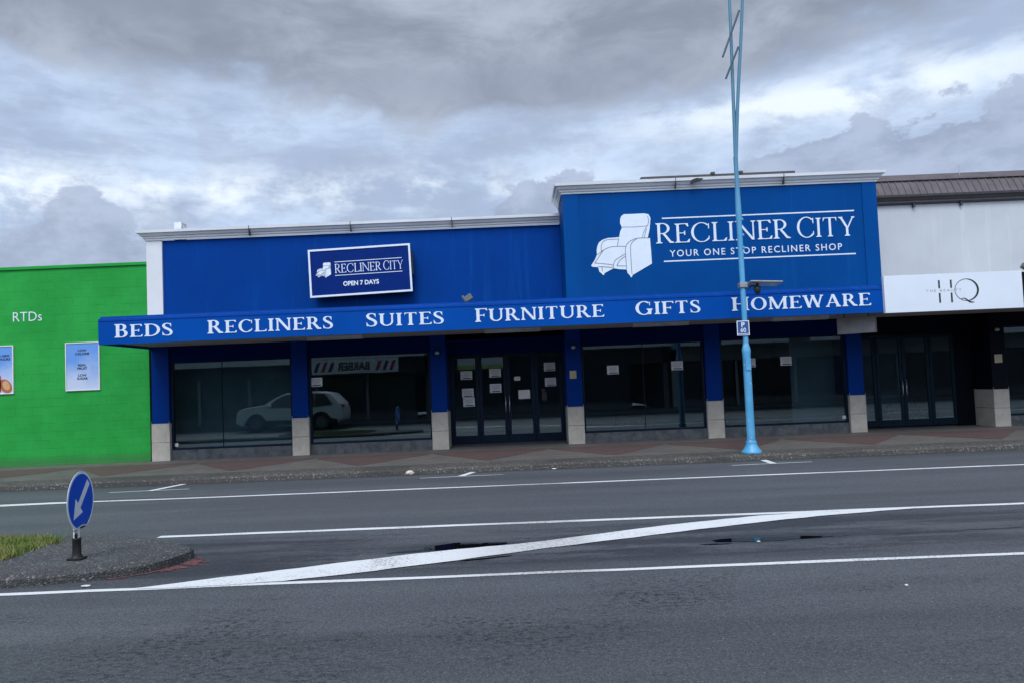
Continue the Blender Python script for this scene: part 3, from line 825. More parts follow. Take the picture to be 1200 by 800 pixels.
# projecting sign block
BY = 16.80
mb = MB(); mb.box(1.28, 8.405, BY, FY+.25, 3.30, 5.925)
block = mb.build('sign_block', 'blue_block_paint', shop)
mb = MB(); mb.box(1.279, 1.63, BY-.02, BY, 3.46, 5.924); mb.build('edge_strip', 'blue_strip_paint', block)
mb = MB(); mb.box(8.08, 8.406, BY-.02, BY, 3.46, 5.924); mb.build('edge_strip', 'blue_strip_paint', block)
cc = cornice(1.28, 8.405, BY, 5.925, (1.45, 1.45))
hole = MB(); hole.prism([(4.16, 6.02), (4.20, 6.10), (4.30, 6.135), (4.46, 6.12), (4.40, 6.07), (4.27, 6.05), (4.22, 5.99)], lambda u, v, d: (u, BY-.178+d, v), 0, .03)
hole.build('broken_edge', 'ink_black', cc)

mb = MB(); LZ = .0
BIG = dict(depth=.014, S=.105, h=.042, s=.07, gap=.065, first=1.06)
serif_letters('RECLINER', 3.36, 6.40, 4.715, .435, BY, 'letter_white', block, **BIG)
serif_letters('CITY', 6.56, 7.87, 4.715, .435, BY, 'letter_white', block, **BIG)
sans_letters('letter_white', block, 'YOUR ONE STOP RECLINER SHOP', 3.655, 7.56, 4.405, .148, BY, .008, bold=.006, spacing=1.25)
mb = MB(); mb.box(3.52, 7.88, BY-.006, BY, 5.272, 5.300); mb.build('rule_line', 'letter_white', block)
mb = MB(); mb.box(3.515, 7.86, BY-.006, BY, 4.290, 4.318); mb.build('rule_line', 'letter_white', block)

SIL = [(400, 150), (397, 190), (407, 217), (414, 232), (395, 270), (382, 325), (340, 328), (270, 330), (215, 345), (180, 370), (160, 410), (153, 450), (155, 490), (130, 540), (92, 592), (105, 606), (160, 612), (170, 655), (192, 675), (205, 690), (217, 688), (220, 672), (312, 628), (370, 640), (440, 645), (448, 680), (468, 702), (478, 722), (490, 720), (495, 702), (692, 598), (690, 480), (685, 348), (665, 340), (688, 250), (700, 150), (682, 112), (640, 102), (520, 103), (440, 102), (412, 120)]
LIN = [[(415, 228), (540, 232), (672, 226)], [(672, 130), (680, 175), (668, 226)], [(612, 346), (622, 295), (660, 226)], [(630, 346), (640, 300), (658, 250)],
       [(360, 412), (368, 370), (376, 338)], [(200, 465), (200, 405), (222, 365), (260, 347), (374, 344)], [(160, 490), (220, 447), (300, 418), (440, 418)],
       [(130, 570), (300, 594), (302, 620)], [(128, 572), (180, 500), (222, 447)], [(312, 626), (312, 590), (340, 545), (438, 490)], [(345, 604), (380, 552), (436, 514)], [(345, 606), (438, 610)],
       [(440, 640), (436, 500), (440, 430), (470, 382), (530, 350), (600, 342), (680, 346)], [(490, 690), (488, 440), (510, 380), (550, 352)], [(198, 604), (200, 655)], [(160, 606), (300, 618)]]
def emblem(fn, parent, y, d, lw):
    mb = MB(); mb.prism([fn(*p) for p in SIL], lambda u, v, q: (u, y-q, v), 0, d)
    e = mb.build('recliner_emblem', 'letter_white', parent)
    return e, [[fn(*p) for p in l] for l in LIN]
def af(cx, cy):
    u, v = cx/842, cy/800
    return (1.655+u*1.93, 5.655-v*1.86)
e, lines = emblem(af, block, BY, .010, .02)
mb = MB()
for k, l in enumerate(lines):
    for q in stroke(spline([(x, z, .013) for x, z in l], 6)): mb.add([(x, BY-.0115-.0002*k, z) for x, z in q], [tuple(range(4))])
mb.build('emblem_lines', 'emblem_line', block)

# roof, shell and interior
mb = MB(); mb.add([(-8.7, 18.2, 5.2), (8.4, 18.2, 5.2), (8.4, 30, 5.5), (-8.7, 30, 5.5)], [(0, 1, 2, 3)])
mb.add([(3.4, 18.45, 6.70), (7.25, 18.45, 6.70), (7.25, 24, 6.95), (3.4, 24, 6.95)], [(0, 1, 2, 3)])
mb.box(3.4, 7.25, 18.45, 18.50, 5.9, 6.695)
for x in (5.15, 5.85): mb.box(x, x+.09, 18.42, 18.55, 6.70, 6.75)
mb.build('roof', 'roof_sheet', shop)
mb = MB(); mb.box(-8.36, -8.18, 18.6, 18.9, 5.3, 6.08); mb.add([(-8.18, 18.6, 6.0), (-8.04, 18.6, 5.72), (-8.04, 18.9, 5.72), (-8.18, 18.9, 6.0)], [(0, 1, 2, 3)])
mb.build('vent_box', 'white_trim_paint', shop)
mb = MB(); mb.box(-8.75, -8.70, 18.25, 30, 0, 5.45); mb.box(8.36, 8.405, 18.9, 30, 0, 5.9); mb.box(-8.7, 8.36, 29.9, 30, 0, 5.5)
mb.build('side_wall', 'street_wall', shop)
mb = MB(); mb.box(-8.68, 8.355, 18.12, 24.0, 0.15, 0.215); mb.build('shop_floor', 'interior_floor', shop)
mb = MB(); mb.box(-8.68, 8.355, 24.0, 24.1, 0.2, 3.1); mb.build('back_wall', 'interior_wall', shop)
mb = MB(); mb.box(-8.68, 8.355, 18.26, 24.0, 3.0, 3.06); mb.build('ceiling', 'interior_ceiling', shop)

mb = MB(); mb.box(-8.60, -5.40, 18.95, 19.0, .215, 2.95); mb.build('display_board', 'pale_partition', shop)
mb = MB(); mb.box(6.95, 8.34, 18.75, 18.80, .215, 2.95); mb.build('display_board', 'pale_partition', shop)
# header band above the glass and columns
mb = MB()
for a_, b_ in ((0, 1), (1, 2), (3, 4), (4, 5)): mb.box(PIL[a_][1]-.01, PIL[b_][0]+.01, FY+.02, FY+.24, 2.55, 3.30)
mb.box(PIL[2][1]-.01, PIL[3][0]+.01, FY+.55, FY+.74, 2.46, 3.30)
mb.build('header_panel', 'shaded_header_blue', shop)
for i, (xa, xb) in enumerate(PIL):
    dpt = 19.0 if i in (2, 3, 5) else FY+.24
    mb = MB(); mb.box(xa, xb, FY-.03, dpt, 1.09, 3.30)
    p = mb.build('pillar', 'shaded_column_blue', shop)
    mb = MB(); mb.box(xa-.012, xb+.012, FY-.055, dpt-.002, Z0-.02, .635); mb.box(xa-.012, xb+.012, FY-.055, dpt-.002, .642, 1.085)
    mb.build('tile_base', 'beige_tile', p, bevel=.004)
    for x in (xa-.014, xb+.004):
        mb = MB(); mb.box(x, x+.010, FY-.058, FY-.046, .9, 1.14); mb.build('tile_trim', 'handle_metal', p)
    if i in (2, 3):
        mb = MB(); mb.lathe(((xa+xb)/2, FY-.12, 2.50), [(.0, .05), (.055, .05), (.06, .0), (.05, -.03), (0, -.04)], 14)
        mb.build('spotlight', 'handle_metal', p)
    if i == 3:
        mb = MB(); mb.box(1.36, 1.52, FY-.045, FY-.031, 1.76, 1.95)
        tag(mb.build('notice_plate', 'card_yellow'), 'small pale plate on the blue pillar right of the entrance doors', 'plate')

# awning
aw = MB()
aw.box(-8.70, 8.40, AY+.05, FY-.01, AZ0+.06, AZ1-.02)
awn = aw.build('awning', 'soffit_board', shop)
mb = MB(); mb.box(-8.70, 8.40, AY, AY+.05, AZ0, 3.355); mb.build('fascia', 'blue_fascia_paint', awn)
mb = MB(); mb.add([(-8.70, AY-.012, 3.356), (8.40, AY-.012, 3.356), (8.40, AY+.09, AZ1+.02), (-8.70, AY+.09, AZ1+.02), (-8.70, AY+.14, 3.356), (8.40, AY+.14, 3.356)], [(0, 1, 2, 3), (3, 2, 5, 4), (0, 4, 5, 1), (0, 3, 4), (1, 5, 2)])
mb.build('top_flashing', 'blue_wall_paint', awn)
mb = MB(); mb.box(-8.705, -8.70, AY, FY-.02, AZ0, 3.40); mb.build('end_panel', 'blue_fascia_paint', awn)
mb = MB(); mb.add([(-8.7, AY+.10, AZ1-.02), (8.4, AY+.10, AZ1-.02), (8.4, FY, AZ1+.03), (-8.7, FY, AZ1+.03)], [(0, 1, 2, 3)]); mb.build('awning_roof', 'roof_sheet', awn)
for word, xa, xb, z in (('BEDS', -8.357, -7.134, 3.003), ('RECLINERS', -6.396, -3.753, 3.006), ('SUITES', -3.051, -1.415, 3.012), ('FURNITURE', -.749, 1.967, 3.018), ('GIFTS', 2.632, 3.999, 3.024), ('HOMEWARE', 4.665, 7.596, 3.028)):
    serif_letters(word, xa, xb, z, .262, AY, 'letter_white', awn, depth=.010, S=.165, h=.062, s=.07, gap=.10, first=1.07)
for x in (-4.6, -0.6, 2.75, 5.9):
    mb = MB(); mb.box(x, x+1.25, 16.75, 16.90, AZ0-.02, AZ0+.058); mb.build('tube_light', 'tube_white', awn)
mb = MB(); mb.tube([(-8.32, 17.90, 3.46), (-8.40, 17.90, 3.56), (-8.55, 17.90, 3.60), (-8.62, 17.92, 3.50)], .008, 6); mb.build('loose_cable', 'ink_black', awn)

# show windows
def window_bay(x0_, x1_, yg, z0_, z1_, mull, parent, plinth=True, frame='dark_frame'):
    fr = MB(); t = .045
    fr.box(x0_, x0_+t, yg-.05, yg+.05, z0_, z1_); fr.box(x1_-t, x1_, yg-.05, yg+.05, z0_, z1_)
    fr.box(x0_+t, x1_-t, yg-.05, yg+.05, z0_, z0_+t); fr.box(x0_+t, x1_-t, yg-.05, yg+.05, z1_-t, z1_)
    for m_ in mull: fr.box(m_-.008, m_+.008, yg-.012, yg+.012, z0_+t, z1_-t)
    w = fr.build('shop_window', frame, parent)
    g = MB(); g.box(x0_+t, x1_-t, yg+.002, yg+.008, z0_+t, z1_-t); g.build('pane', 'shop_glass', w)
    if plinth:
        pl = MB(); x = x0_; k = 0
        while x < x1_-.01:
            xe = min(x+.60, x1_); pl.box(x+.002, xe-.002, yg-.075, yg+.06, Z0-.02, z0_-.004); x = xe
        pl.build('plinth', 'slate_tile', w)
    return w
WIN = [(-8.27, -5.345, [-7.05]), (-4.935, -1.995, []), (1.665, 4.615, [3.15]), (5.015, 8.035, [])]
for a_, b_, m_ in WIN: window_bay(a_, b_, FY+.10, .44, 2.56, m_, shop)

# recessed entrance: four glazed leaves
def leaves(xs, y, z0_, z1_, parent, frame, rail=.20):
    for i in range(len(xs)-1):
        a_, b_ = xs[i]+.006, xs[i+1]-.006
        mb = MB(); t = .075
        mb.box(a_, a_+t, y, y+.05, z0_, z1_); mb.box(b_-t, b_, y, y+.05, z0_, z1_)
        mb.box(a_+t, b_-t, y, y+.05, z0_, z0_+rail); mb.box(a_+t, b_-t, y, y+.05, z1_-.07, z1_)
        d = mb.build('door_leaf', frame, parent)
        g = MB(); g.box(a_+t, b_-t, y+.02, y+.026, z0_+rail, z1_-.07); g.build('pane', 'shop_glass', d)
        if i in (1, 2):
            hx = b_-.04 if i == 1 else a_+.04
            hm = MB(); hm.tube([(hx, y-.002, 1.0), (hx, y-.05, 1.03), (hx, y-.05, 1.37), (hx, y-.002, 1.40)], .011, 8); hm.build('handle', 'handle_metal', d)
DX = [-1.56, -.86, -.165, .53, 1.23]
leaves(DX, FY+.70, .245, 2.44, shop, 'dark_frame')
mb = MB(); mb.box(-1.61, -1.56, FY+.66, FY+.76, .2, 2.46); mb.box(1.23, 1.28, FY+.66, FY+.76, .2, 2.46); mb.box(-1.56, 1.23, FY+.66, FY+.76, 2.44, 2.50); mb.build('door_frame', 'dark_frame', shop)
mb = MB(); mb.box(-1.60, 1.27, FY+.60, FY+.78, .195, .242); mb.build('threshold', 'dark_gutter', shop)
mb = MB(); mb.box(-1.61, 1.28, FY+.0, FY+.56, 2.75, 2.80); mb.build('porch_ceiling', 'shaded_header_blue', shop)

# ------------------------------------------------------------------ things on and in the shop
# tilted light box above the awning
def tilt_box():
    c = Vector((-3.525, 17.72, 4.510)); rot = Matrix.Rotation(R(-1.5), 3, 'Y'); W, H = 2.43, 1.145
    root = thing('light_box_sign', 'tilted blue light box sign with white border above the awning', 'sign', (-3.585, 17.9, 3.94))
    def L(u, v, d): return c + rot @ Vector((u, d, v))
    def boxl(u0, u1, v0, v1, d0, d1, mb):
        v = [L(u, w, d) for w in (v0, v1) for d in (d0, d1) for u in (u0, u1)]
        mb.add(v, [(0, 2, 3, 1), (4, 5, 7, 6), (0, 1, 5, 4), (2, 6, 7, 3), (0, 4, 6, 2), (1, 3, 7, 5)])
    mb = MB(); boxl(-W/2+.01, W/2-.01, -H/2+.01, H/2-.01, -.10, .14, mb); mb.build('case', 'lightbox_blue', root)
    t = .044; mb = MB()
    boxl(-W/2, W/2, H/2-t, H/2, -.115, -.09, mb); boxl(-W/2, W/2, -H/2, -H/2+t, -.115, -.09, mb)
    boxl(-W/2, -W/2+t, -H/2+t, H/2-t, -.115, -.09, mb); boxl(W/2-t, W/2, -H/2+t, H/2-t, -.115, -.09, mb)
    mb.build('border', 'letter_white', root)
    def flat(src, name, m):
        tmp = MB()
        for (x, y, z) in src.v: tmp.v.append(tuple(L(x, z, y-.10)))
        tmp.f = src.f; tmp.sm = src.sm; tmp.build(name, m, root)
    for wd, a0_, a1_ in (('RECLINER', -.60, .50), ('CITY', .555, 1.02)):
        for k in range(len(wd)):
            s_ = MB(); serif_word(s_, wd, a0_, a1_, -.02, .205, 0, .006, S=.09, h=.045, s=.06, first=1.05, only=k); flat(s_, 'letter', 'letter_white')
    s_ = MB(); sans_text(s_, 'OPEN 7 DAYS', -.42, .43, -.335, .105, 0, .005, bold=.03); flat(s_, 'lettering', 'letter_white')
    s_ = MB(); s_.box(-.60, 1.00, -.004, 0, .238, .252); s_.box(-.60, 1.00, -.004, 0, -.085, -.071); flat(s_, 'rule_line', 'letter_white')
    fn = lambda cx, cy: (-1.06+(cx-92)/608*.37, .245-(cy-102)/620*.36)
    s_ = MB(); s_.prism([fn(*p) for p in SIL], lambda u, v, q: (u, -q, v), 0, .005); flat(s_, 'recliner_emblem', 'letter_white')
    s_ = MB()
    for k, l in enumerate(LIN):
        for q in stroke([(fn(*p)[0], fn(*p)[1], .008) for p in l]): s_.add([(x, -.0058-.0002*k, z) for x, z in q], [(0, 1, 2, 3)])
    flat(s_, 'emblem_lines', 'emblem_line')
    mb = MB(); boxl(W/2+.0, W/2+.035, -.15, .42, .0, .14, mb); mb.build('bracket', 'dark_steel', root)
    mb = MB(); boxl(-.9, -.84, -.2, .2, .14, .30, mb); boxl(.84, .9, -.2, .2, .14, .30, mb); mb.build('wall_bracket', 'dark_steel', root)
tilt_box()

def flood(x, y, z, label, flip=1):
    root = thing('flood_light', label, 'light', (x, y, z))
    mb = MB(); mb.tube([(x, y, z), (x, y, z+.06)], .02, 8); mb.build('stand', 'dark_steel', root)
    rot = Matrix.Rotation(R(-35*flip), 3, 'Y')
    mb = MB(); mb.obox((x-.02*flip, y, z+.11), (.20, .16, .12), rot); mb.obox((x-.09*flip, y, z+.10), (.05, .19, .15), rot); mb.build('lamp_head', 'flood_grey', root, bevel=.01)
flood(-.88, 15.95, 3.44, 'small grey floodlight standing on the blue awning below the light box sign')
flood(11.1, 15.95, 3.62, 'small dark floodlight above the white board with thin black letters', -1)

# notices stuck inside the glass
def printed_paper():
    m, t, b = mat('printed_paper')
    x, y, z = t.sep(ocoord(t))                                  # origin at the middle of the sheet's lower edge
    row = t.math('FLOOR', t.math('DIVIDE', z, 0.026))
    fr = t.math('FRACT', t.math('DIVIDE', z, 0.026))
    ln = t.noise(t.xyz(row, t.new('ShaderNodeObjectInfo').outputs['Random']), 3.7, 0, 0.5)
    txt = t.math('MULTIPLY', t.math('GREATER_THAN', fr, 0.55), t.math('LESS_THAN', t.math('ABSOLUTE', x), t.math('MULTIPLY', ln, 0.19)))
    txt = t.math('MULTIPLY', txt, t.math('MULTIPLY', t.math('GREATER_THAN', z, 0.065), t.math('LESS_THAN', z, 0.185)))
    bar = t.math('MULTIPLY', t.math('MULTIPLY', t.math('GREATER_THAN', z, 0.018), t.math('LESS_THAN', z, 0.042)),
                 t.math('MULTIPLY', t.math('GREATER_THAN', x, -0.09), t.math('LESS_THAN', x, 0.115)))
    col = t.mix(t.math('MULTIPLY', txt, 0.8), (0.60, 0.61, 0.62), (0.25, 0.26, 0.28)); col = t.mix(bar, col, (0.015, 0.017, 0.03))
    t.l.new(col, b.inputs['Base Color']); b.inputs['Roughness'].default_value = 0.7
printed_paper()
def notice(xc, zc, w, h, y, label, bar=True, m='paper', lean=0.0):
    mb = MB(); mb.box(-w/2, w/2, 0, .001, 0, h)
    o = mb.build('paper_notice', 'printed_paper' if bar else m); o.location = (xc, y, zc-h/2)
    tag(o, label, 'notice', 'paper notices on the shop glass')
GY = FY+.0985
notice(-4.77, 1.93, .29, .21, GY, 'white notice in the window left of the entrance, at its left edge')
notice(2.42, 1.93, .28, .21, GY, 'white notice near the middle of the first window right of the entrance')
notice(3.98, 1.97, .28, .21, GY, 'white notice in the right half of the window right of the entrance')
notice(5.74, 1.96, .28, .21, GY, 'white notice in the far right window, half hidden by the blue pole')
notice(6.62, 1.97, .27, .21, GY, 'white notice in the far right window, clear of the blue pole')
DY = FY+.718
for xc, zc, w, h, lb in ((-1.17, 1.95, .29, .21, 'topmost of three notices on the leftmost entrance door'), (-1.15, 1.51, .29, .22, 'middle notice with dark picture frame on the leftmost entrance door'),
                         (-1.13, 1.28, .29, .22, 'lowest of three notices on the leftmost entrance door'),
                         (-.45, 1.98, .29, .21, 'upper of two notices on the second entrance door'), (-.45, 1.60, .29, .22, 'lower of two notices on the second entrance door'),
                         (.10, 1.82, .15, .10, 'small white card on the third entrance door'), (.26, 1.42, .29, .22, 'larger plain notice below the card on the third entrance door'),
                         (.92, 2.08, .28, .21, 'upper of two notices on the rightmost entrance door'), (.93, 1.70, .28, .21, 'lower of two notices on the rightmost entrance door')):
    notice(xc, zc, w, h, DY, lb, bar=w > .2 and 'plain' not in lb)
mb = MB(); mb.box(.70, .82, DY-.02, DY, 1.25, 1.46); mb.box(.70, .78, DY-.021, DY-.001, 1.47, 1.54); tag(mb.build('notice_holder', 'ink_black'), 'small dark holder on the rightmost entrance door below its notices', 'holder')
for x, lb in ((-8.19, 'small white sticker in the bottom left corner of the window beside the green wall'), (7.95, 'small white sticker in the bottom right corner of the far right window')):
    mb = MB(); mb.box(x-.045, x+.045, GY, GY+.001, .52, .60); tag(mb.build('sticker', 'paper'), lb, 'sticker')

# furniture left inside
def chest(x, y, w, h, d, label, n=3):
    root = thing('chest_of_drawers', label, 'drawers', (x, y, .215))
    mb = MB(); mb.box(x-w/2, x+w/2, y, y+d, .275, .215+h); mb.box(x-w/2-.02, x+w/2+.02, y-.02, y+d, .215+h, .245+h); mb.build('cabinet', 'brown_timber', root, bevel=.006)
    hh = (h-.10)/n
    for k in range(n):
        z = .285+k*hh; mb = MB(); mb.box(x-w/2+.03, x+w/2-.03, y-.018, y-.002, z, z+hh-.025); dr = mb.build('drawer', 'brown_timber', root, bevel=.005)
        for s_ in (-.22, .22):
            mb = MB(); mb.lathe((x+s_*w, y-.034, z+hh/2-.02), [(0, 0), (.014, .004), (.014, .016), (0, .02)], 8); mb.build('knob', 'handle_metal', dr)
    for s_ in (-1, 1):
        mb = MB(); mb.box(x+s_*(w/2-.06)-.03, x+s_*(w/2-.06)+.03, y+.02, y+d-.02, .215, .275); mb.build('leg', 'brown_timber', root)
chest(5.55, 18.75, 1.15, .62, .45, 'low brown chest of drawers inside the far right window')
chest(3.05, 18.9, .95, .55, .45, 'low brown chest of drawers inside the window right of the entrance', 2)

# inside the right hand shop
ct_ = thing('counter', 'low white counter with rounded front inside the right hand glass doors', 'counter', (9.4, 19.9, .215))
mb = MB(); mb.loft([[(8.75+1.35*k/12, 19.75-.28*math.sin(math.pi*k/12), z) for k in range(13)]+[(10.10, 20.2, z), (8.75, 20.2, z)] for z in (.215, .92)], smooth=False); mb.build('base', 'pale_partition', ct_)
mb = MB(); mb.loft([[(8.70+1.45*k/12, 19.71-.30*math.sin(math.pi*k/12), z) for k in range(13)]+[(10.15, 20.22, z), (8.70, 20.22, z)] for z in (.922, .98)], smooth=False); mb.build('top', 'tube_white', ct_)
def potted(x, y, label, seed):
    r_ = random.Random(seed); root = thing('potted_plant', label, 'plant', (x, y, .215))
    mb = MB(); mb.lathe((x, y, .215), [(.11, 0), (.15, .26), (.16, .27), (.16, .29), (.13, .285)], 16); mb.build('pot', 'dark_steel', root)
    mb = MB()
    for k in range(46):
        a_ = r_.uniform(0, 6.28); L = r_.uniform(.25, .6); e_ = r_.uniform(.4, 1.3); w = r_.uniform(.02, .035); p = []
        for q in range(5):
            f_ = q/4; rr = .03+L*math.cos(e_)*f_; z = .48+L*math.sin(e_)*f_-.25*f_*f_*L; ww = w*math.sin(math.pi*(.12+.86*f_))
            for sg in (-1, 1): p.append((x+rr*math.cos(a_)-sg*ww*math.sin(a_), y+rr*math.sin(a_)+sg*ww*math.cos(a_), z))
        mb.add(p, [(2*i, 2*i+1, 2*i+3, 2*i+2) for i in range(4)])
    mb.build('leaves', 'plant_green', root)
potted(9.42, 19.15, 'leafy potted plant inside the second glass door leaf at right', 4)
potted(10.35, 19.2, 'leafy potted plant inside the fourth glass door leaf at right', 9)

# hanging sign under the awning
def hanging():
    root = thing('hanging_sign', 'plain grey box sign hanging under the awning end at the right', 'sign', (7.70, 16.5, 2.50))
    a = R(24); rot = Matrix.Rotation(a, 3, 'Z')
    mb = MB(); mb.obox((7.62, 16.45, 2.66), (.78, .16, .35), Matrix.Rotation(R(-38), 3, 'Z')); mb.build('panel', 'hanging_board', root, bevel=.006)
    mb = MB()
    for s_ in (-.25, .25):
        p = Vector((7.62, 16.45, 0))+Matrix.Rotation(R(-38), 3, 'Z') @ Vector((s_, 0, 0)); mb.tube([(p.x, p.y, 2.83), (p.x, p.y, AZ0+.07)], .012, 8)
    mb.build('hanger', 'dark_steel', root)
hanging()

# ------------------------------------------------------------------ beauty shop on the right
bty = thing('beauty_shop', 'pale rendered shop with ribbed dark roof edge, right of the blue shop', 'shop', (14.5, 18, Z0))
mb = MB(); mb.box(8.412, 24, FY, FY+.25, 3.2, 5.62); mb.build('upper_wall', 'stained_white_render', bty)
mb = MB(); prof = [(0.0, 5.62), (-.05, 5.63), (-.10, 5.66), (-.10, 5.70), (-.12, 5.72), (-.14, 5.78), (-.16, 5.79), (-.16, 5.845), (.0, 5.845)]
mb.loft([[(x, FY+dy, z) for dy, z in prof] for x in (8.412, 24)], smooth=False); mb.build('gutter', 'dark_gutter', bty)
mb = MB(); ribs = []; x = 8.412
pts = []
while x < 24:
    pts += [(x, 0), (x+.125, 0), (x+.135, .022), (x+.155, .022), (x+.165, 0)]; x += .17
lo = [(px, FY-.04-d, 5.848) for px, d in pts]; hi = [(px, FY+.20-d, 6.27) for px, d in pts]
n = len(pts); mb.add(lo+hi, [(i, i+1, n+i+1, n+i) for i in range(n-1)])
mb.build('roof_edge', 'brown_roofing', bty)
mb = MB(); mb.add([(8.412, FY+.14, 6.262), (24, FY+.14, 6.262), (24, FY+.15, 6.30), (8.412, FY+.15, 6.30), (8.412, FY+.42, 6.47), (24, FY+.42, 6.47), (24, FY+2, 6.3), (8.412, FY+2, 6.3)], [(0, 1, 2, 3), (3, 2, 5, 4), (4, 5, 6, 7)])
mb.build('roof_capping', 'brown_roofing', bty)
mb = MB(); mb.tube([(11.25, FY+.3, 6.35), (11.25, FY+.3, 6.62)], .01, 6); mb.tube([(11.20, FY+.3, 6.55), (11.25, FY+.3, 6.66)], .008, 6); mb.build('aerial', 'handle_metal', bty)
for x in (9.85, 11.0):
    mb = MB(); mb.box(x, x+.05, FY-.08, FY-.02, 5.55, 5.64); mb.build('gutter_bracket', 'dark_gutter', bty)
# canopy
mb = MB(); mb.box(8.412, 24, AY+.05, FY-.01, AZ0+.05, 3.44); can = mb.build('canopy', 'soffit_board', bty)
mb = MB(); mb.box(8.412, 24, AY, AY+.045, AZ0, 3.60); mb.build('fascia', 'dark_fascia', can)
# shopfront
P7 = (11.50, 11.85)
mb = MB(); mb.box(P7[0], P7[1], FY-.03, 19.0, 1.09, 3.2); pl = mb.build('pillar', 'dark_fascia', bty)
mb = MB(); mb.box(P7[0]-.012, P7[1]+.012, FY-.055, 18.99, Z0-.02, .635); mb.box(P7[0]-.012, P7[1]+.012, FY-.055, 18.99, .642, 1.085); mb.build('tile_base', 'beige_tile', pl, bevel=.004)
for x in (P7[0]-.014, P7[1]+.004):
    mb = MB(); mb.box(x, x+.010, FY-.058, FY-.046, .9, 1.14); mb.build('tile_trim', 'handle_metal', pl)
mb = MB(); mb.lathe(((P7[0]+P7[1])/2-.05, FY-.12, 2.50), [(.0, .05), (.055, .05), (.06, .0), (.05, -.03), (0, -.04)], 14); mb.build('spotlight', 'handle_metal', pl)
mb = MB(); mb.box(11.58, 11.76, FY-.045, FY-.031, 1.72, 1.92); tag(mb.build('notice_plate', 'card_yellow'), 'small pale plate on the dark pillar beside the glass doors at right', 'plate')
mb = MB(); mb.box(8.40, 11.51, FY+.55, FY+.74, 2.50, 3.2); mb.box(11.84, 24, FY+.02, FY+.24, 2.60, 3.2); mb.box(11.06, 11.49, FY+.70, FY+.76, Z0, 2.5); mb.build('header_panel', 'dark_fascia', bty)
leaves([8.44, 9.08, 9.74, 10.42, 11.05], FY+.70, .245, 2.48, bty, 'teal_frame', .16)
window_bay(11.865, 15.0, FY+.10, .44, 2.60, [], bty)
mb = MB(); mb.box(15.0, 24, FY+.02, FY+.25, Z0, 2.6); mb.build('side_panel', 'dark_fascia', bty)
mb = MB(); mb.box(8.41, 24, 24.0, 24.1, .2, 3.1); mb.build('back_wall', 'interior_wall', bty)
mb = MB(); mb.box(8.41, 24, 18.80, 24.0, .15, .215); mb.build('shop_floor', 'interior_floor', bty)
mb = MB(); mb.box(9.55, 10.65, 20.6, 20.65, .215, 2.9); mb.build('display_board', 'pale_partition', bty)
mb = MB(); mb.box(8.41, 24, 18.8, 24.0, 3.0, 3.06); mb.build('ceiling', 'interior_ceiling', bty)
mb = MB(); mb.box(23.9, 24, 18.25, 30, 0, 5.6); mb.add([(8.412, 18.25, 5.6), (24, 18.25, 5.6), (24, 30, 5.7), (8.412, 30, 5.7)], [(0, 1, 2, 3)]); mb.build('roof', 'roof_sheet', bty)

hq = thing('shop_sign', 'long white board with thin black HQ letters over the right hand shop', 'sign', (9.3, 15.66, 2.84))
mb = MB(); mb.box(7.85, 10.75, 15.60, 15.694, 2.84, 3.62); mb.build('board', 'white_board', hq, bevel=.004)
sy = 15.60
for xa in (8.985, 9.235):
    for z0_, z1_ in ((3.315, 3.485), (3.01, 3.215)):
        mb = MB(); mb.box(xa, xa+.034, sy-.005, sy, z0_, z1_); mb.build('letter', 'ink_black', hq)
mb = MB()
for i in range(72):
    q = []
    for j in (i, i+1):
        a_ = 2*math.pi*j/72; w = .012+.030*max(0, math.cos(a_))
        q.append(((9.575+.255*math.cos(a_), 3.262+.235*math.sin(a_)), (9.575+(.255-w)*math.cos(a_), 3.262+(.235-w)*math.sin(a_))))
    mb.add([(x, sy-.004, z) for x, z in (q[0][0], q[1][0], q[1][1], q[0][1])], [(0, 1, 2, 3)])
for p in stroke(spline([(9.44, 3.075, .010), (9.52, 3.085, .018), (9.62, 3.01, .030), (9.72, 2.995, .012)])): mb.add([(x, sy-.005, z) for x, z in p], [(0, 1, 2, 3)])
mb.build('letter', 'ink_black', hq)
sans_letters('ink_pale', hq, 'THE BEAUTY', 8.72, 9.46, 3.248, .045, sy, .0055, spacing=1.6)

# ------------------------------------------------------------------ green bottle shop on the left
grn = thing('green_shop', 'bright green painted block wall building left of the blue shop', 'shop', (-16, 18, Z0))
mb = MB(); mb.box(-30, -8.765, FY, FY+.25, 0.0, 4.93); mb.build('block_wall', 'green_block_paint', grn)
mb = MB(); mb.box(-30, -8.765, FY-.04, FY+.29, 4.93, 5.0); mb.build('parapet_cap', 'green_block_paint', grn)
mb = MB(); mb.box(-30, -29.8, FY+.25, 30, 0, 4.9); mb.box(-30, -8.77, FY+.25, 30, 4.5, 4.6); mb.build('roof', 'roof_sheet', grn)
sans_letters('letter_white', grn, 'RTDs', -12.035, -11.335, 3.675, .225, FY, .008, bold=-.006)
mb = MB(); mb.box(-30, -8.766, FY-.03, FY, Z0-.02, Z0+.03); mb.build('base_strip', 'green_block_paint', grn)

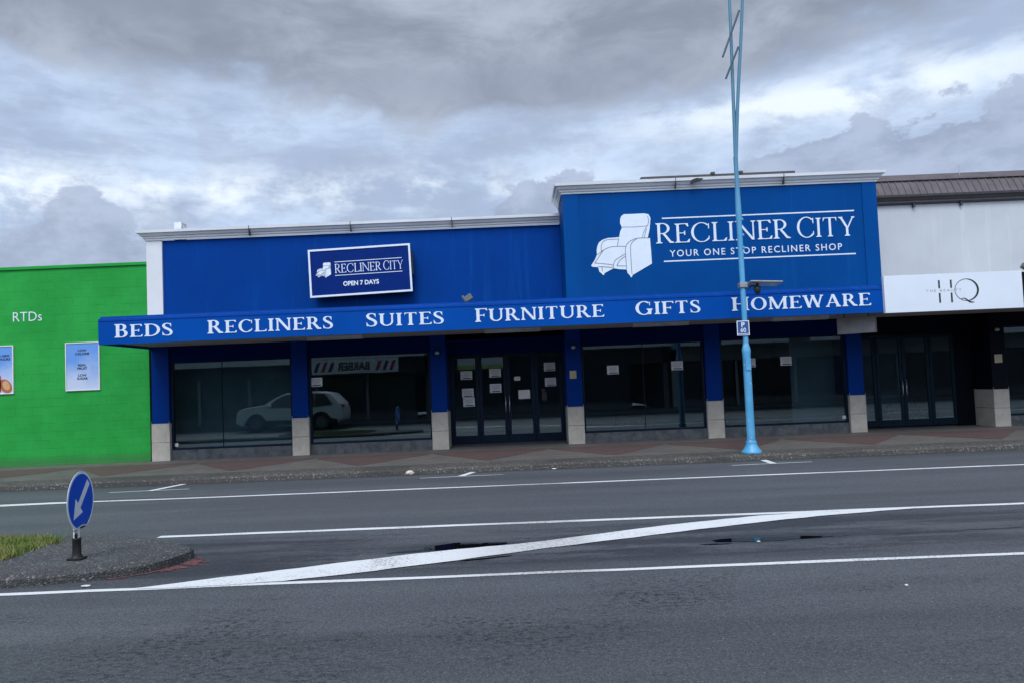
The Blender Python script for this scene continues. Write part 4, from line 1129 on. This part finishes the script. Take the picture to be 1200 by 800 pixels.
def poster(xa, xb, z0_, z1_, label, lines, fruit=False):
    root = thing('poster', label, 'poster', ((xa+xb)/2, FY, z0_))
    mb = MB(); t = .022; y = FY-.035
    mb.box(xa, xa+t, y, FY, z0_, z1_); mb.box(xb-t, xb, y, FY, z0_, z1_); mb.box(xa+t, xb-t, y, FY, z0_, z0_+t); mb.box(xa+t, xb-t, y, FY, z1_-t, z1_); mb.build('frame', 'post_white', root)
    mb = MB(); mb.box(xa+t, xb-t, FY-.02, FY-.002, z0_+t, z1_-t); pr = mb.build('print', 'poster_print', root)
    for txt, l, r_, z, c in lines:
        mb = MB(); sans_text(mb, txt, l, r_, z, c, FY-.02, .003, bold=.03); mb.build('lettering', 'ink_black', pr)
    return root, pr
xm = -10.365
poster(-10.77, -9.945, 1.96, 3.115, 'blue poster listing low calorie, real fruit and low sugar on the green wall',
       [('LOW', xm-.10, xm+.10, 2.895, .055), ('CALORIE', xm-.17, xm+.17, 2.815, .055), ('REAL', xm-.10, xm+.10, 2.545, .055), ('FRUIT', xm-.12, xm+.12, 2.465, .055), ('LOW', xm-.10, xm+.10, 2.30, .055), ('SUGAR', xm-.13, xm+.13, 2.225, .055)])
root, pr = poster(-12.86, -12.025, 1.95, 3.112, 'blue poster with red bottle and cut fruit on the green wall at the left edge',
       [('OUR NEW', -12.50, -12.12, 2.84, .055), ('FLAVOURS', -12.52, -12.10, 2.76, .055)])
mb = MB(); el = [(-12.22+.15*math.cos(t*.2618)*1.0+.05*math.sin(t*.2618)*-1, 2.14+.17*math.sin(t*.2618)) for t in range(24)]
mb.prism(el, lambda u, v, d: (u, FY-.022-d, v), 0, .002); mb.build('fruit_picture', 'fruit_orange', pr)
mb = MB(); el2 = [(-12.20+.085*math.cos(t*.2618)-.03*math.sin(t*.2618), 2.155+.11*math.sin(t*.2618)) for t in range(24)]
mb.prism(el2, lambda u, v, d: (u, FY-.025-d, v), 0, .002); mb.build('fruit_picture', 'fruit_flesh', pr)
mb = MB(); mb.prism([(-12.50, 2.0), (-12.33, 2.0), (-12.33, 2.38), (-12.38, 2.46), (-12.38, 2.58), (-12.45, 2.58), (-12.45, 2.46), (-12.50, 2.38)], lambda u, v, d: (u, FY-.0225-d, v), 0, .0015); mb.build('bottle_picture', 'bottle_red', pr)

# ------------------------------------------------------------------ light blue street pole
PX, PY, PZ = 4.72, 15.06, .12
pole = thing('street_pole', 'tall light blue street pole with splayed base at the kerb', 'pole', (PX, PY, PZ))
mb = MB(); mb.lathe((PX, PY, PZ), [(.195, 0), (.20, .02), (.195, .04), (.15, .09), (.115, .16), (.105, .20), (.110, .22), (.098, .245)], 28); mb.build('base_flange', 'pole_blue_paint', pole)
mb = MB(); mb.lathe((PX, PY, PZ), [(.084, .2), (.080, 1.0), (.078, 1.95), (.086, 2.02), (.086, 2.07), (.052, 2.20)], 24); mb.build('lower_shaft', 'pole_blue_paint', pole)
mb = MB(); mb.lathe((PX, PY, PZ), [(.054, 2.16), (.054, 4.6), (.062, 4.75), (.056, 5.0), (.042, 5.5), (.046, 6.0)], 20); mb.build('upper_shaft', 'pole_blue_paint', pole)
for sx, top, sgn in ((.03, .085, 1), (.03, .30, -1)):
    pts = [(PX, PY, PZ+5.9), (PX+top*.35, PY+sgn*.03, PZ+7.2), (PX+top, PY+sgn*.10, PZ+9.4), (PX+top*1.15, PY+sgn*.2, PZ+11.6), (PX+top*1.2, PY+sgn*.7, PZ+12.3), (PX+top*1.2, PY+sgn*1.4, PZ+12.5)]
    p3 = spline(pts, 6); mb = MB(); mb.tube(p3, [.040-.010*min(1, i/12) for i in range(len(p3))], 12); arm = mb.build('lamp_arm', 'pole_blue_paint', pole)
    e_ = pts[-1]; mb = MB(); mb.loft([[(e_[0]+w*math.cos(a_), e_[1]+sgn*d, e_[2]+hh*math.sin(a_)) for a_ in [2*math.pi*i/12 for i in range(12)]] for d, w, hh in ((0, .05, .04), (.1, .13, .07), (.5, .13, .06), (.62, .06, .03))]); mb.build('lamp_head', 'panel_grey', arm)
for z1_, x1_, z2_, x2_ in ((9.12, .21, 8.16, -.18), (8.36, .15, 7.71, -.14)):
    mb = MB(); mb.tube([(PX+x2_, PY-.10, z2_), (PX+x1_, PY-.10, z1_)], .020, 8); mb.build('banner_rod', 'rod_steel', pole)
for z in (4.82, 4.50, 4.24):
    mb = MB(); mb.lathe((PX+.055, PY-.03, z), [(0, -.03), (.025, -.025), (.025, .02), (.012, .035), (0, .04)], 10); mb.build('bolt', 'pole_blue_paint', pole)
mb = MB(); mb.box(PX-.05, PX+.05, PY-.094, PY-.06, 1.78, 2.02); mb.build('access_cover', 'pole_blue_paint', pole)
# camera with its flat panel
ca = thing('security_camera', 'small dome camera under a flat grey panel on the blue pole', 'camera', (PX, PY, 3.36))
mb = MB(); mb.box(PX-.075, PX+.075, PY-.08, PY+.08, 3.44, 3.54); mb.build('pole_clamp', 'panel_grey', ca)
mb = MB(); mb.obox((PX+.40, PY-.10, 3.50), (.64, .36, .025), Matrix.Rotation(R(3), 3, 'Y') @ Matrix.Rotation(R(-6), 3, 'X')); mb.build('panel', 'panel_grey', ca, bevel=.005)
mb = MB(); mb.tube([(PX+.06, PY-.05, 3.40), (PX+.16, PY-.08, 3.46), (PX+.22, PY-.08, 3.46)], .018, 8); mb.build('bracket', 'dark_steel', ca)
mb = MB(); mb.lathe((PX+.26, PY-.10, 3.28), [(0, 0), (.04, .012), (.065, .05), (.07, .10), (.07, .15), (.03, .18), (.02, .22)], 16); mb.build('dome', 'dark_steel', ca)
# parking sign
ps = thing('parking_sign', 'small square blue parking sign P 60 on the blue pole', 'sign', (PX-.06, PY-.07, 2.45))
sx0, sx1, sz0, sz1, sy = PX-.185, PX+.065, 2.47, 2.765, PY-.075
mb = MB(); mb.box(sx0, sx1, sy, sy+.004, sz0, sz1); mb.build('plate', 'letter_white', ps)
mb = MB(); mb.box(sx0+.016, sx1-.016, sy-.0015, sy-.0002, sz0+.04, sz1-.016); mb.box(sx0+.016, sx1-.016, sy-.0015, sy-.0002, sz0+.012, sz0+.028); mb.build('field', 'parking_blue', ps)
mb = MB(); mxs = (sx0+sx1)/2; sans_text(mb, 'P', mxs-.035, mxs+.035, sz1-.125, .09, sy-.0015, .001, bold=.03); sans_text(mb, '60', mxs-.055, mxs+.055, sz0+.065, .085, sy-.0015, .001, bold=.015); mb.build('lettering', 'letter_white', ps)

# ------------------------------------------------------------------ keep-left sign on the island
KX, KY, KZ = -4.50, 7.66, .118
kl = thing('keep_left_sign', 'round blue sign with white arrow on short white post on the traffic island', 'sign', (KX, KY, KZ))
mb = MB(); mb.add([], []); a_ = [(-.125, -.09), (.125, -.09), (.125, .09), (-.125, .09)]
mb.box(KX-.075, KX+.075, KY-.06, KY+.06, KZ, KZ+.018); mb.lathe((KX, KY, KZ), [(.058, .016), (.050, .03), (.042, .05), (.040, .19), (.044, .195), (.043, .21), (.038, .215)], 18); mb.build('rubber_base', 'black_rubber', kl, bevel=.004)
mb = MB(); mb.lathe((KX, KY, KZ), [(.031, .20), (.031, .62), (0, .63)], 16)
mb.build('post', 'post_white', kl)
mb = MB(); mb.lathe((KX+.012, KY-.031, KZ), [(0, .215), (.014, .22), (.016, .245), (.008, .262), (0, .266)], 8); mb.build('peg', 'black_rubber', kl)
rotz = R(97); ct, st = math.cos(rotz), math.sin(rotz)
DC = (KX+.045, KY, .70)
def disc_pt(u, v, d): return (DC[0]+u*ct+d*st, DC[1]+u*st-d*ct, DC[2]+v)
RD = .30
def disc_outline(rad, cut, left_u, right_u):
    P = []
    n = 64
    for i in range(n+1):
        t = R(-64)+ (R(360)-R(128-76))*i/n*1.0
        t = R(-62)+R(310)*i/n
        P.append((rad*math.cos(t), rad*math.sin(t)))
    return P
# rim from the broken lower right, over the top, round to the lower left; then the bent bottom edge
def outline(rad, lift):
    P = [(rad*math.cos(R(-58+300*i/70)), rad*math.sin(R(-58+300*i/70))) for i in range(71)]
    P += [(-.10, -.268+lift), (-.04, -.258+lift), (.03, -.254+lift), (.085, -.258+lift), (.12, -.268+lift)]
    return P
mb = MB(); mb.prism(outline(RD, 0), disc_pt, 0, .004); dsc = mb.build('disc', 'letter_white', kl)
mb = MB(); mb.prism(outline(RD-.026, .012), disc_pt, .0042, .0055); mb.build('disc_face', 'sign_blue', dsc)
mb = MB(); mb.prism(outline(RD-.004, .002), disc_pt, -.0030, -.0005); mb.build('disc_back', 'sign_back', dsc)
def rot2(p, a): return (p[0]*math.cos(a)-p[1]*math.sin(a), p[0]*math.sin(a)+p[1]*math.cos(a))
arw = [(-.036, .25), (.036, .25), (.036, -.055), (.108, -.055), (0, -.235), (-.108, -.055), (-.036, -.055)]
arw = [rot2(p, R(-45)) for p in arw]
mb = MB(); mb.prism([(p[0]-.005, p[1]) for p in arw], disc_pt, .0057, .0068); mb.build('arrow', 'letter_white', dsc)
# the torn lower part is bent back
mb = MB(); fl = []
for i, (u0_, v0_) in enumerate([(-.10, -.268), (-.04, -.258), (.03, -.254), (.085, -.258), (.12, -.268)]):
    fl.append([disc_pt(u0_, v0_, .003), disc_pt(u0_*1.0, v0_-.020, -.028), disc_pt(u0_*.95, v0_-.030, -.060)])
mb.loft(fl, smooth=True, cap=False, closed=False); mb.build('bent_flap', 'dark_frame', dsc)

# ------------------------------------------------------------------ litter
def lump(name, c, rx, ry, rz, m, label, cat, seed):
    r_ = random.Random(seed); rings = []
    for k in range(7):
        ph = math.pi*(k+.5)/7-math.pi/2; rings.append([(c[0]+rx*math.cos(ph)*math.cos(t)*r_.uniform(.8, 1.1), c[1]+ry*math.cos(ph)*math.sin(t)*r_.uniform(.8, 1.1), c[2]+rz+rz*math.sin(ph)) for t in [2*math.pi*i/11 for i in range(11)]])
    mb = MB(); mb.loft(rings, smooth=False); return tag(mb.build(name, m), label, cat)
lump('stone', (-2.09, 14.66, 0.0), .085, .06, .05, 'pale_bag', 'pale rounded stone lying in the gutter against the kerb', 'stone', 3)
lump('paper_scrap', (-4.02, 6.98, .0045), .05, .02, .008, 'litter_white', 'small white scrap of litter on the road beside the island kerb', 'litter', 5)
lump('paper_scrap', (2.42, 7.66, .0045), .018, .012, .008, 'litter_white', 'tiny white scrap at the left front edge of the right puddle', 'litter', 6)
lump('paper_scrap', (3.02, 5.95, .0), .016, .012, .008, 'litter_white', 'tiny white scrap lying alone on the near lane', 'litter', 7)
lump('paper_scrap', (.73, 14.70, .0), .05, .02, .012, 'litter_white', 'white scrap in the gutter left of the blue pole', 'litter', 8)

# ------------------------------------------------------------------ the side of the street seen only as reflections in the glass
def street_shop(xa, xb, label, wall, fz0, fz1, fm, gap=2.6, cols=()):
    root = thing('street_shop', label, 'shop', ((xa+xb)/2, -2.4, .13))
    mb = MB(); mb.box(xa, xb, -12, -11.8, .1, 5.2); mb.box(xa, xb, -2.6, -2.4, 2.45, 5.2); mb.box(xa, xa+.25, -11.8, -2.4, .1, 5.2); mb.box(xb-.25, xb, -11.8, -2.4, .1, 5.2); mb.box(xa+.25, xb-.25, -11.8, -2.6, 5.0, 5.1); mb.build('wall', wall, root)
    mb = MB(); mb.box(xa, xb, -2.38, -.45, 3.30, 3.45); aw_ = mb.build('awning', 'street_wall', root)
    mb = MB(); mb.box(xa, xb, -.45, -.38, fz0, fz1); mb.build('fascia', fm, aw_)
    x = xa+.4
    while x+gap < xb:
        mb = MB(); mb.box(x-.12, x+.02, -2.55, -2.38, .13, 2.45); mb.build('pillar', 'street_wall', root)
        mb = MB(); mb.box(x+.1, x+gap-.2, -2.52, -2.48, .5, 2.4); mb.build('shop_window', 'car_dark', root)
        mb = MB(); mb.box(x+.02, x+gap-.12, -2.54, -2.42, .12, .5); mb.build('stall_riser', 'street_wall_dark', root); x += gap
    return root
street_shop(-40, -10.7, 'grey shop across the street with a pale awning edge, mirrored in the left window', 'street_wall_dark', 3.05, 3.75, 'street_board')
street_shop(-10.5, -4.3, 'barber shop across the street mirrored beside the entrance', 'street_wall_dark', 3.22, 3.75, 'street_board')
street_shop(-4.1, 8, 'dark shop across the street mirrored in the entrance doors', 'street_wall_dark', 3.20, 3.75, 'street_board', 3.3)
street_shop(8.2, 44, 'grey shop across the street mirrored in the right hand windows', 'street_wall', 3.15, 3.75, 'street_board', 3.0)
bs = thing('barber_sign', 'white barber sign with red and navy diagonal stripes across the street', 'sign', (-7.75, -.41, 2.50))
mb = MB(); mb.box(-9.9, -5.6, -.44, -.385, 2.50, 3.20); mb.build('board', 'street_board', bs)
mb = MB(); sans_text(mb, 'BARBER', -8.6, -7.0, 2.66, .38, -.385, .01, face=1, bold=.03); mb.build('lettering', 'ink_black', bs)
for k, x in enumerate((-9.75, -9.4, -9.05, -6.75, -6.4, -6.05)):
    mb = MB(); mb.prism([(x, 2.62), (x+.16, 2.62), (x+.34, 3.08), (x+.18, 3.08)], lambda u, v, d: (u, -.385+d, v), .002, .008); mb.build('stripe', 'barber_red' if k % 2 else 'barber_navy', bs)
gsn = MB(); gsn.box(-2.8, -.35, -.44, -.385, 2.68, 3.08); g1 = gsn.build('shop_board', 'street_board'); tag(g1, 'pale shop board across the street mirrored in the entrance doors', 'sign')
gsn = MB(); gsn.box(-2.8, -.35, -.442, -.38, 2.48, 2.678); gsn.build('lower_band', 'lime_board', g1)
# parked white car, just left of the picture, mirrored in the left windows
def suv(x0_, yc):
    root = thing('parked_car', 'white parked sport utility car mirrored in the left shop windows', 'car', (x0_+2.4, yc, 0))
    side = [(0, .42), (.03, .75), (.14, 1.00), (.45, 1.10), (1.25, 1.18), (1.72, 1.46), (2.12, 1.64), (2.7, 1.70), (3.7, 1.68), (4.2, 1.60), (4.62, 1.15), (4.72, .95), (4.72, .45), (4.5, .30), (.2, .28)]
    hw = {0: .86}
    rings = []
    for t in (-1, -.97, -.82, .82, .97, 1):
        s_ = .93 if abs(t) == 1 else (.99 if abs(t) == .97 else 1)
        rings.append([(x0_+2.36+(px-2.36)*s_, yc+t*.92*(1-.16*max(0, (pz-1.05)/.65)), .9+(pz-.9)*s_) for px, pz in side])
    mb = MB(); mb.loft(rings, smooth=False); mb.build('body', 'car_white', root, bevel=.03)
    for s_ in (-1, 1):
        for pane in ([(1.40, 1.06), (1.78, 1.38), (2.15, 1.57), (2.64, 1.62), (2.64, 1.03)], [(2.69, 1.03), (2.69, 1.62), (3.47, 1.61), (3.47, 1.03)], [(3.51, 1.03), (3.51, 1.60), (3.95, 1.57), (4.28, 1.12)]):
            mb = MB(); mb.prism(pane, lambda u, v, d: (x0_+u, yc+s_*(.915*(1-.16*max(0, (v-1.05)/.65))+d), v), 0, .012); mb.build('side_window', 'car_dark', root)
        mb = MB(); mb.prism([(.42, .30), (4.5, .30), (4.5, .46), (4.25, .50), (1.35, .50), (.42, .46)], lambda u, v, d: (x0_+u, yc+s_*(.90+d), v), 0, .03); mb.build('sill', 'car_dark', root)
        for wx in (.92, 3.78):
            mb = MB(); mb.prism([(wx+.45*math.cos(R(a_)), .36+.45*math.sin(R(a_))) for a_ in range(-8, 189, 14)], lambda u, v, d: (x0_+u, yc+s_*(.905+d), v), 0, .02); mb.build('wheel_arch', 'car_dark', root)
            mb = MB(); mb.tube([(x0_+wx, yc+s_*.70, .36), (x0_+wx, yc+s_*.94, .36)], .36, 24); w = mb.build('wheel', 'rubber_tyre', root)
            mb = MB(); mb.tube([(x0_+wx, yc+s_*.90, .36), (x0_+wx, yc+s_*.945, .36)], .23, 18); mb.build('rim', 'alloy', w)
        mb = MB(); mb.obox((x0_+.16, yc+s_*.66, .86), (.22, .38, .14), Matrix.Rotation(R(-20), 3, 'Y')); mb.build('headlight', 'tube_white', root)
        mb = MB(); mb.obox((x0_+4.66, yc+s_*.66, 1.02), (.16, .34, .12), Matrix.Identity(3)); mb.build('tail_light', 'barber_red', root)
        mb = MB(); mb.obox((x0_+1.55, yc+s_*1.0, 1.14), (.14, .18, .13), Matrix.Identity(3)); mb.build('mirror', 'car_white', root, bevel=.02)
    mb = MB(); mb.prism([(1.38, 1.17), (1.78, 1.415), (2.12, 1.60), (2.14, 1.605), (1.80, 1.43), (1.40, 1.18)], lambda u, v, d: (x0_+u-.01, yc+d, v+.012), -.68, .68); mb.build('windscreen', 'car_dark', root)
suv(-12.3, 2.35)
